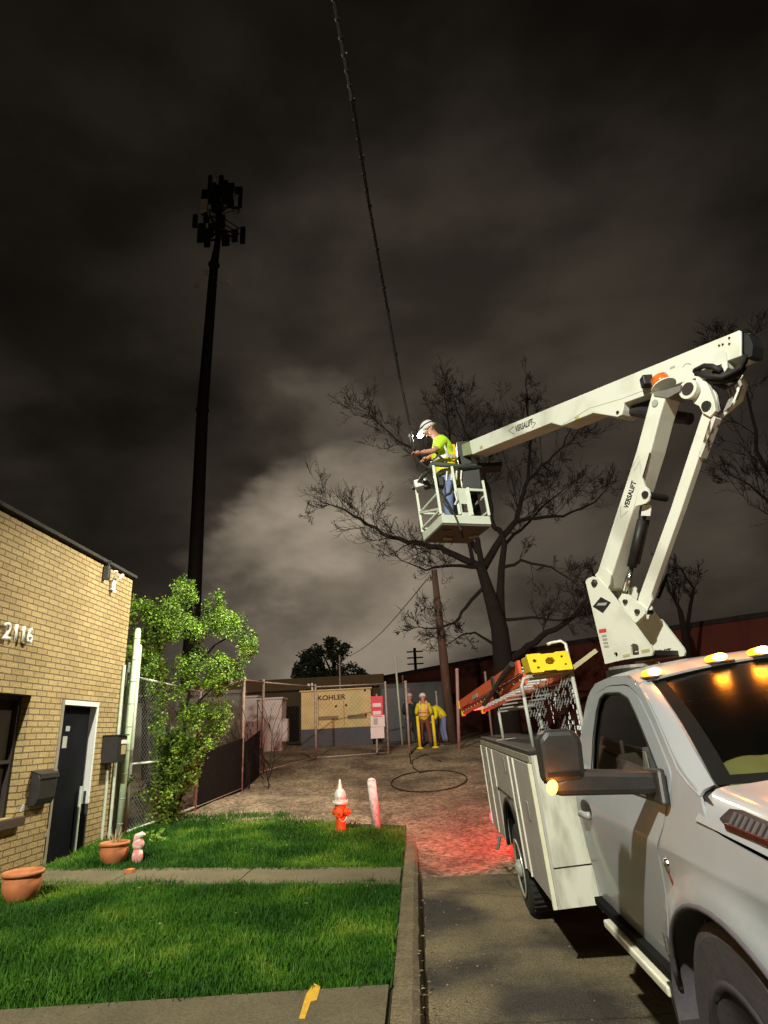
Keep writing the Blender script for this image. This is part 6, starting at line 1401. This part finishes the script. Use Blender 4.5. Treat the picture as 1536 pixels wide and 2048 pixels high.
# -- workers in the yard
def yard_person(px, Y, label, pose, shirt, trouser, vestm, hatm=M_HAT, reflm=M_REFLO):
    b = aty(px, 1480, Y); z = lot_z(b.x, Y); o = V3(b.x, Y, z); t = thing('person', o, label, 'person')
    j = {k: o+V3(*v) for k, v in pose.items()}
    up = (j['head']-j['neck']).normalized(); fw = V3(*pose['_f']) if '_f' in pose else V3(0, 1, 0); fw = (fw-up*fw.dot(up)).normalized()
    ex = MB(); headparts(ex, j['head'], fw, up)
    for s in 'lr': hand(ex, j['w'+s], j['w'+s]-j['e'+s])
    skinmesh('body', [[(j['pel'], (.14, .11)), (j['che'], (.16, .12)), (j['upc'], (.15, .10)), (j['neck'], .055), (j['head']-up*.03, .08), (j['head']+up*.06, .083)]] +
        [[(j['upc'], (.15, .10)), (j['s'+s], .06), (j['e'+s], .045), (j['w'+s], .03)] for s in 'lr'] + [[(j['pel'], (.14, .11)), (j['h'+s], .09), (j['k'+s], .06), (j['a'+s], .042)] for s in 'lr'], M_SKIN, t, 1, ex)
    skinmesh('trousers', [[(j['pel'].lerp(j['che'], .6), (.14, .11)), (j['pel'], (.165, .13))]+[(j['hl'], .11), (j['kl'], .085), (j['al'], .075)], [(j['pel'], (.165, .13)), (j['hr'], .11), (j['kr'], .085), (j['ar'], .075)]], trouser, t)
    skinmesh('shirt', [[(j['pel'].lerp(j['che'], -.35), (.165, .14)), (j['pel'].lerp(j['che'], .3), (.18, .145)), (j['che'], (.19, .14)), (j['upc'], (.175, .13)), (j['neck'], .07)]]+[[(j['upc'], (.175, .13)), (j['s'+s], .085), (j['e'+s], .07), (j['w'+s], .055)] for s in 'lr'], shirt, t)
    v = skinmesh('vest', [[(j['pel'].lerp(j['che'], -.25), (.18, .155)), (j['pel'].lerp(j['che'], .3), (.195, .158)), (j['che'], (.205, .16)), (j['upc'], (.185, .145)), (j['upc'].lerp(j['neck'], .5), (.12, .10))]], vestm, t)
    ax = (j['upc']-j['pel']).normalized()
    if reflm is not None:
        hoop(j['pel'].lerp(j['che'], .45), ax, .20, .215, .06, reflm, v); hoop(j['pel'].lerp(j['che'], .95), ax, .20, .225, .06, reflm, v)
        if reflm is M_REFLO:
            for s in (-1, 1): band([j['che']+V3(s*.11, -.17, .05), j['upc']+V3(s*.12, -.155, .02), j['upc']+V3(s*.11, -.05, .14)], .045, reflm, v)
    for s in 'lr':
        mb = MB(); mb.blob(j['a'+s]+fw*.05+V3(0, 0, -.04), (.06, .13, .055) if abs(fw.y) > .5 else (.13, .06, .055), 10, 6); mb.tube([j['a'+s]+V3(0, 0, .08), j['a'+s]-V3(0, 0, .05)], .06); mb.build('boot', M_BOOT, t, smooth=True)
    hat(t, j['head']+up*.01, fw, up, hatm, False); return t
stand = dict(pel=(0, 0, .92), che=(0, .0, 1.18), upc=(0, .02, 1.38), neck=(0, .04, 1.50), head=(0, .08, 1.63), sl=(-.19, .02, 1.38), sr=(.19, .02, 1.38), el=(-.27, .05, 1.12), er=(.27, .05, 1.12), wl=(-.20, .26, 1.05), wr=(.20, .26, 1.05), hl=(-.10, 0, .88), hr=(.10, 0, .88), kl=(-.13, .02, .48), kr=(.15, .02, .48), al=(-.15, 0, .10), ar=(.18, 0, .10), _f=(0, 1, -.15))
bend = dict(pel=(.10, .0, .90), che=(-.02, -.02, 1.10), upc=(-.18, -.04, 1.22), neck=(-.30, -.05, 1.26), head=(-.40, -.06, 1.22), sl=(-.18, -.22, 1.20), sr=(-.16, .17, 1.20), el=(-.16, -.26, .92), er=(-.14, .2, .92), wl=(-.34, -.20, .76), wr=(-.32, .12, .76), hl=(.10, -.11, .88), hr=(.10, .11, .88), kl=(.08, -.14, .48), kr=(.02, .13, .48), al=(.14, -.13, .10), ar=(.08, .12, .10), _f=(-.2, 0, -1))
M_BLK = mat('black_cloth', (.03, .028, .03), .9)
yard_person(851, 22.6, 'worker seen from behind in an orange striped vest standing between the yellow posts', stand, M_YVEST, M_BROWNP, M_VESTD)
yard_person(885, 22.9, 'worker bending over to the left in a yellow shirt beside the wooden pole', bend, M_YVEST, M_JEAN, M_YVEST, mat('dark_cap', (.05, .04, .04)), None)
yard_person(824, 24.2, 'dark clothed worker in a pale hard hat partly hidden by the fence post', stand, M_BLK, M_BLK, M_BLK, mat('pinkish_hat', (.6, .5, .48), .5), None)
for k, (px, lab) in enumerate(((840, 'yellow post sleeve on the left of the worker with the striped vest'), (871, 'yellow post sleeve on the right of the worker with the striped vest'))):
    p = aty(px, 1490, 22.2); z = lot_z(p.x, 22.2); t = thing('yellow_post', (p.x, 22.2, z), lab, 'post', 'yellow post sleeves beside the worker')
    mb = MB(); mb.tube([(p.x, 22.2, z-.05), (p.x-.03, 22.2, z+1.02)], .052, 12); mb.blob((p.x-.03, 22.2, z+1.02), (.052, .052, .04), 12, 6); mb.build('sleeve', M_YEL, t, smooth=True)
    mb = MB(); mb.lathe([(.12, 0), (.12, .03), (.09, .05)], (p.x, 22.2, z+.002), (0, 0, 1), 14); mb.build('foot', M_YEL, t)
# dark van behind the workers
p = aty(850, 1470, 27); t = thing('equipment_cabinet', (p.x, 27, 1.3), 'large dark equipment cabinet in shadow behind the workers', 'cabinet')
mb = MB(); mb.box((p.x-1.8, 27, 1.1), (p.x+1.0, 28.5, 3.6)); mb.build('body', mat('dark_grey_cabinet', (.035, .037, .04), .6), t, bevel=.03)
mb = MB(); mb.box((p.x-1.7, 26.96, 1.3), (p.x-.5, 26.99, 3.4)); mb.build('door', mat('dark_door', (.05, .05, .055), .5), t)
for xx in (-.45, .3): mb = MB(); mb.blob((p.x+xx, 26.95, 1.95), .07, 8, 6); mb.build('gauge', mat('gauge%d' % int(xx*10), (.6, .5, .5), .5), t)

# ================================================================== HYDRANT, BOLLARD, POTS, CABLE LOOP
hp = atz(682, 1671, .16); hp.z = lawn_z(hp.x, hp.y)-.01
hy = thing('fire_hydrant', hp, 'orange fire hydrant with a silver bonnet standing on the grass', 'fire hydrant')
mb = MB(); mb.lathe([(.125, 0), (.125, .025), (.085, .03), (.082, .30), (.088, .34), (.095, .36), (.095, .44)], hp, (0, 0, 1), 24); hb = mb.build('barrel', M_HYD, hy, smooth=False, bevel=.003)
mb = MB(); mb.lathe([(.130, .443), (.132, .465), (.128, .485)], hp, (0, 0, 1), 24); mb.build('flange', M_SILV, hy, bevel=.003)
mb = MB(); mb.lathe([(.098, .487), (.100, .56), (.088, .62), (.060, .66), (.040, .68), (.036, .72), (.024, .75), (.018, .80), (.006, .82)], hp, (0, 0, 1), 24); mb.build('bonnet', M_SILV, hy, smooth=True)
for d, r, l in (((.92, -.4, 0), .055, .15), ((-.1, -1, 0), .06, .13), ((-.92, .4, 0), .045, .13)):
    d = Vector(d).normalized(); c = hp+V3(0, 0, .33); mb = MB(); mb.lathe([(r*.8, .06), (r*.8, l-.05), (r*1.15, l-.045), (r*1.15, l), (r*.35, l+.005), (r*.35, l+.035)], c, d, 14); mb.build('nozzle_cap', M_HYD, hb)
mb = MB()
for k in range(8): a = 2*math.pi*k/8; mb.lathe([(.010, 0), (.010, .02)], hp+V3(.115*math.cos(a), .115*math.sin(a), .486), (0, 0, 1), 6)
mb.build('bolts', M_SILV, hy)
mb = MB(); P = [hp+V3(.11, -.06, .26)+V3(.0, 0, -.035*math.sin(math.pi*k/6)*2)+V3(-.13*k/6, -.05*k/6, 0) for k in range(7)]; mb.tube(P, .006, 5); mb.build('chain', M_SILV, hy)
p = atz(754, 1661, .16); p.z = lawn_z(p.x, p.y)-.02; q = aty(743, 1562, p.y)
t = thing('bollard', p, 'leaning faded white steel bollard beside the fire hydrant', 'bollard')
mb = MB(); mb.tube([p, q], .073, 18); mb.build('pipe', M_BOLL, t, smooth=True)
mb = MB(); mb.blob(q, (.073, .073, .05), 18, 8); mb.build('cap', M_BOLL, t, smooth=True)
def pot(px, py, r, h, label):
    p = atz(px, py, .24); p.z = lawn_z(p.x, p.y)+.0; t = thing('flower_pot', p, label, 'flower pot')
    mb = MB(); mb.lathe([(r*.55, 0), (r*.74, h*.12), (r*.93, h*.42), (r*.97, h*.62), (r*.90, h*.80), (r*.88, h*.86), (r*1.02, h*.87), (r*1.05, h*.93), (r*1.02, h), (r*.93, h), (r*.88, h*.9), (r*.8, h*.8), (.01, h*.78)], p, (0, 0, 1), 40); mb.build('bowl', M_TERRA, t, smooth=True)
    mb = MB(); mb.lathe([(r*.84, h*.82), (.01, h*.86)], p, (0, 0, 1), 20); mb.build('soil', mat('pot_soil', (.05, .035, .02), .95), t)
    return p
pp1 = pot(40, 1800, .195, .285, 'large terracotta flower pot on the grass below the window, left of the black door')
pp2 = pot(226, 1726, .185, .27, 'terracotta flower pot by the brick corner, right of the black door')
t = thing('dry_plant', pp2+V3(.0, 0, .3), 'short dry stems poking from the terracotta pot by the brick corner', 'plant')
mb = MB(); random.seed(4)
for k in range(14): a = random.uniform(0, 6.28); mb.tube([pp2+V3(.05*math.cos(a), .05*math.sin(a), .27), pp2+V3(.12*math.cos(a), .1*math.sin(a), .36+.08*random.random())], [.006, .003], 5)
mb.build('stems', mat('dry_stem', (.45, .35, .2), .8), t)
f = pp2+V3(.30, .05, -.02)
t = thing('garden_ornament', f, 'pink and white garden ornament leaning beside the terracotta pot at the corner', 'garden ornament')
mb = MB(); mb.blob(f+V3(0, 0, .10), (.075, .05, .11), 14, 10); mb.blob(f+V3(.0, 0, .24), (.08, .055, .08), 14, 10, X=Matrix.Rotation(R(25), 3, 'Y')); mb.build('figure', M_PINK, t, smooth=True)
mb = MB(); mb.tube([f+V3(-.05, 0, .27), f+V3(-.02, -.01, .33), f+V3(.05, -.01, .36), f+V3(.09, 0, .35)], [.03, .045, .035, .01], 10); mb.build('head', M_PINK, t, smooth=True)
f = atz(257, 1757, .17); f.z = lawn_z(f.x, f.y)+.02
t = thing('terracotta_shard', f, 'small reddish terracotta piece lying on the garden path', 'terracotta piece')
mb = MB(); mb.prism([f+V3(-.05, -.03, 0), f+V3(.05, -.05, 0), f+V3(.06, .04, 0), f+V3(-.02, .07, 0)], (0, 0, .05)); mb.build('shard', M_TERRA, t, bevel=.008)
# cable loop lying on the gravel
mb = MB(); P = []
def onlot(px, py):
    z = .6
    for _ in range(12): q = atz(px, py, z); z = z*.5+.5*(lot_z(q.x, q.y)+.02)
    q = atz(px, py, z); q.z = lot_z(q.x, q.y)+.02; return q
for a in range(0, 361, 15):
    P.append(onlot(858+76*math.cos(R(a)), 1562-21*math.sin(R(a))-.06*76*math.cos(R(a))))
mb.tube(P, .013, 6)
P = [onlot(*q) for q in ((870, 1541), (840, 1545), (826, 1535), (824, 1520), (850, 1508), (880, 1500))]; mb.tube(P, .013, 6)
q = onlot(822, 1530); mb.tube([q, q+V3(-.02, 0, .25), aty(824, 1500, q.y)], .02, 6)
o = mb.build('cable_loop', M_CABLE); props(o, 'black cable lying in a wide loop on the gravel behind the bollard', 'cable')
# weeds and low plants
t = thing('weed_clump', atz(308, 1682, .25), 'small pale green leafy weed at the foot of the leafy tree', 'plant'); rs = np.random.RandomState(1)
V, Fs = leaf_cloud([(atz(305, 1676, .3), .12, 1), (atz(312, 1684, .27), .1, 1)], .09, 0, 40, 2); meshobj('leaves', V, Fs, M_LEAFB, t)
t = thing('climbing_vine', (-4.75, 11.2, 1.0), 'thin green vine with sparse leaves climbing the tall green post', 'vine')
cl = [(aty(x, y, 11.1), .07, 1) for x, y in ((246, 1590), (250, 1575), (240, 1618), (236, 1640), (262, 1560), (283, 1592))]; V, Fs = leaf_cloud(cl, .06, 0, 16, 9); meshobj('leaves', V, Fs, M_LEAFB, t)
mb = MB(); mb.tube([aty(236, 1670, 11.08), aty(240, 1618, 11.08), aty(248, 1580, 11.08), aty(262, 1560, 11.08)], .006, 5); mb.build('stem', M_BARK, t)
# dead stalks and brush at the yard's edge
t = thing('dry_brush', atz(500, 1560, .6), 'tangle of dry brown brush along the fence foot before the white cabinets', 'brush'); b2 = Twigs(33)
for k in range(26):
    q = onlot(random.uniform(468, 545), random.uniform(1525, 1580)); b2.twig(q, V3(random.uniform(-.4, .4), 0, 1).normalized(), random.uniform(.5, 1.3), .014, 1, .5)
b2.mb.build('stalks', M_BARK, t)

# ================================================================== LITTER
random.seed(77); mb = MB()
for k in range(520):
    w = random.random()
    if w < .35: x, y = random.gauss(-.02, .10)+.03, random.uniform(3.5, 9.2); z = -.078 if x > -.02 else (.097 if x > -.26 else lawn_z(x, y)+.03)
    elif w < .6: x, y = random.uniform(0, 1.4), random.uniform(3.5, 9.0); z = -.078
    elif w < .8: x, y = random.uniform(-4.5, -.3), random.choice((random.uniform(4.1, 4.9), random.uniform(7.85, 8.6))); z = lawn_z(x, y)+.014
    else: x, y = random.uniform(-4.5, -.3), random.uniform(4.9, 12); z = lawn_z(x, y)+.045
    r = random.uniform(.006, .020)*(1.3 if w > .8 else 1); a = random.uniform(0, 6.28); t = random.uniform(-.3, .3)
    mb.add([(x+r*math.cos(a), y+r*math.sin(a), z), (x-.5*r*math.sin(a), y+.5*r*math.cos(a), z+r*abs(t)+.003), (x-r*math.cos(a), y-r*math.sin(a), z+.002), (x+.5*r*math.sin(a), y-.5*r*math.cos(a), z+.001)], [(0, 1, 2, 3)])
o = mb.build('leaf_litter', mat('litter', (.30, .24, .13), .9, col2=(.12, .08, .04), scale=40)); props(o, 'dead leaves and grit scattered along the kerb, road edge and grass', 'litter', kind='stuff')
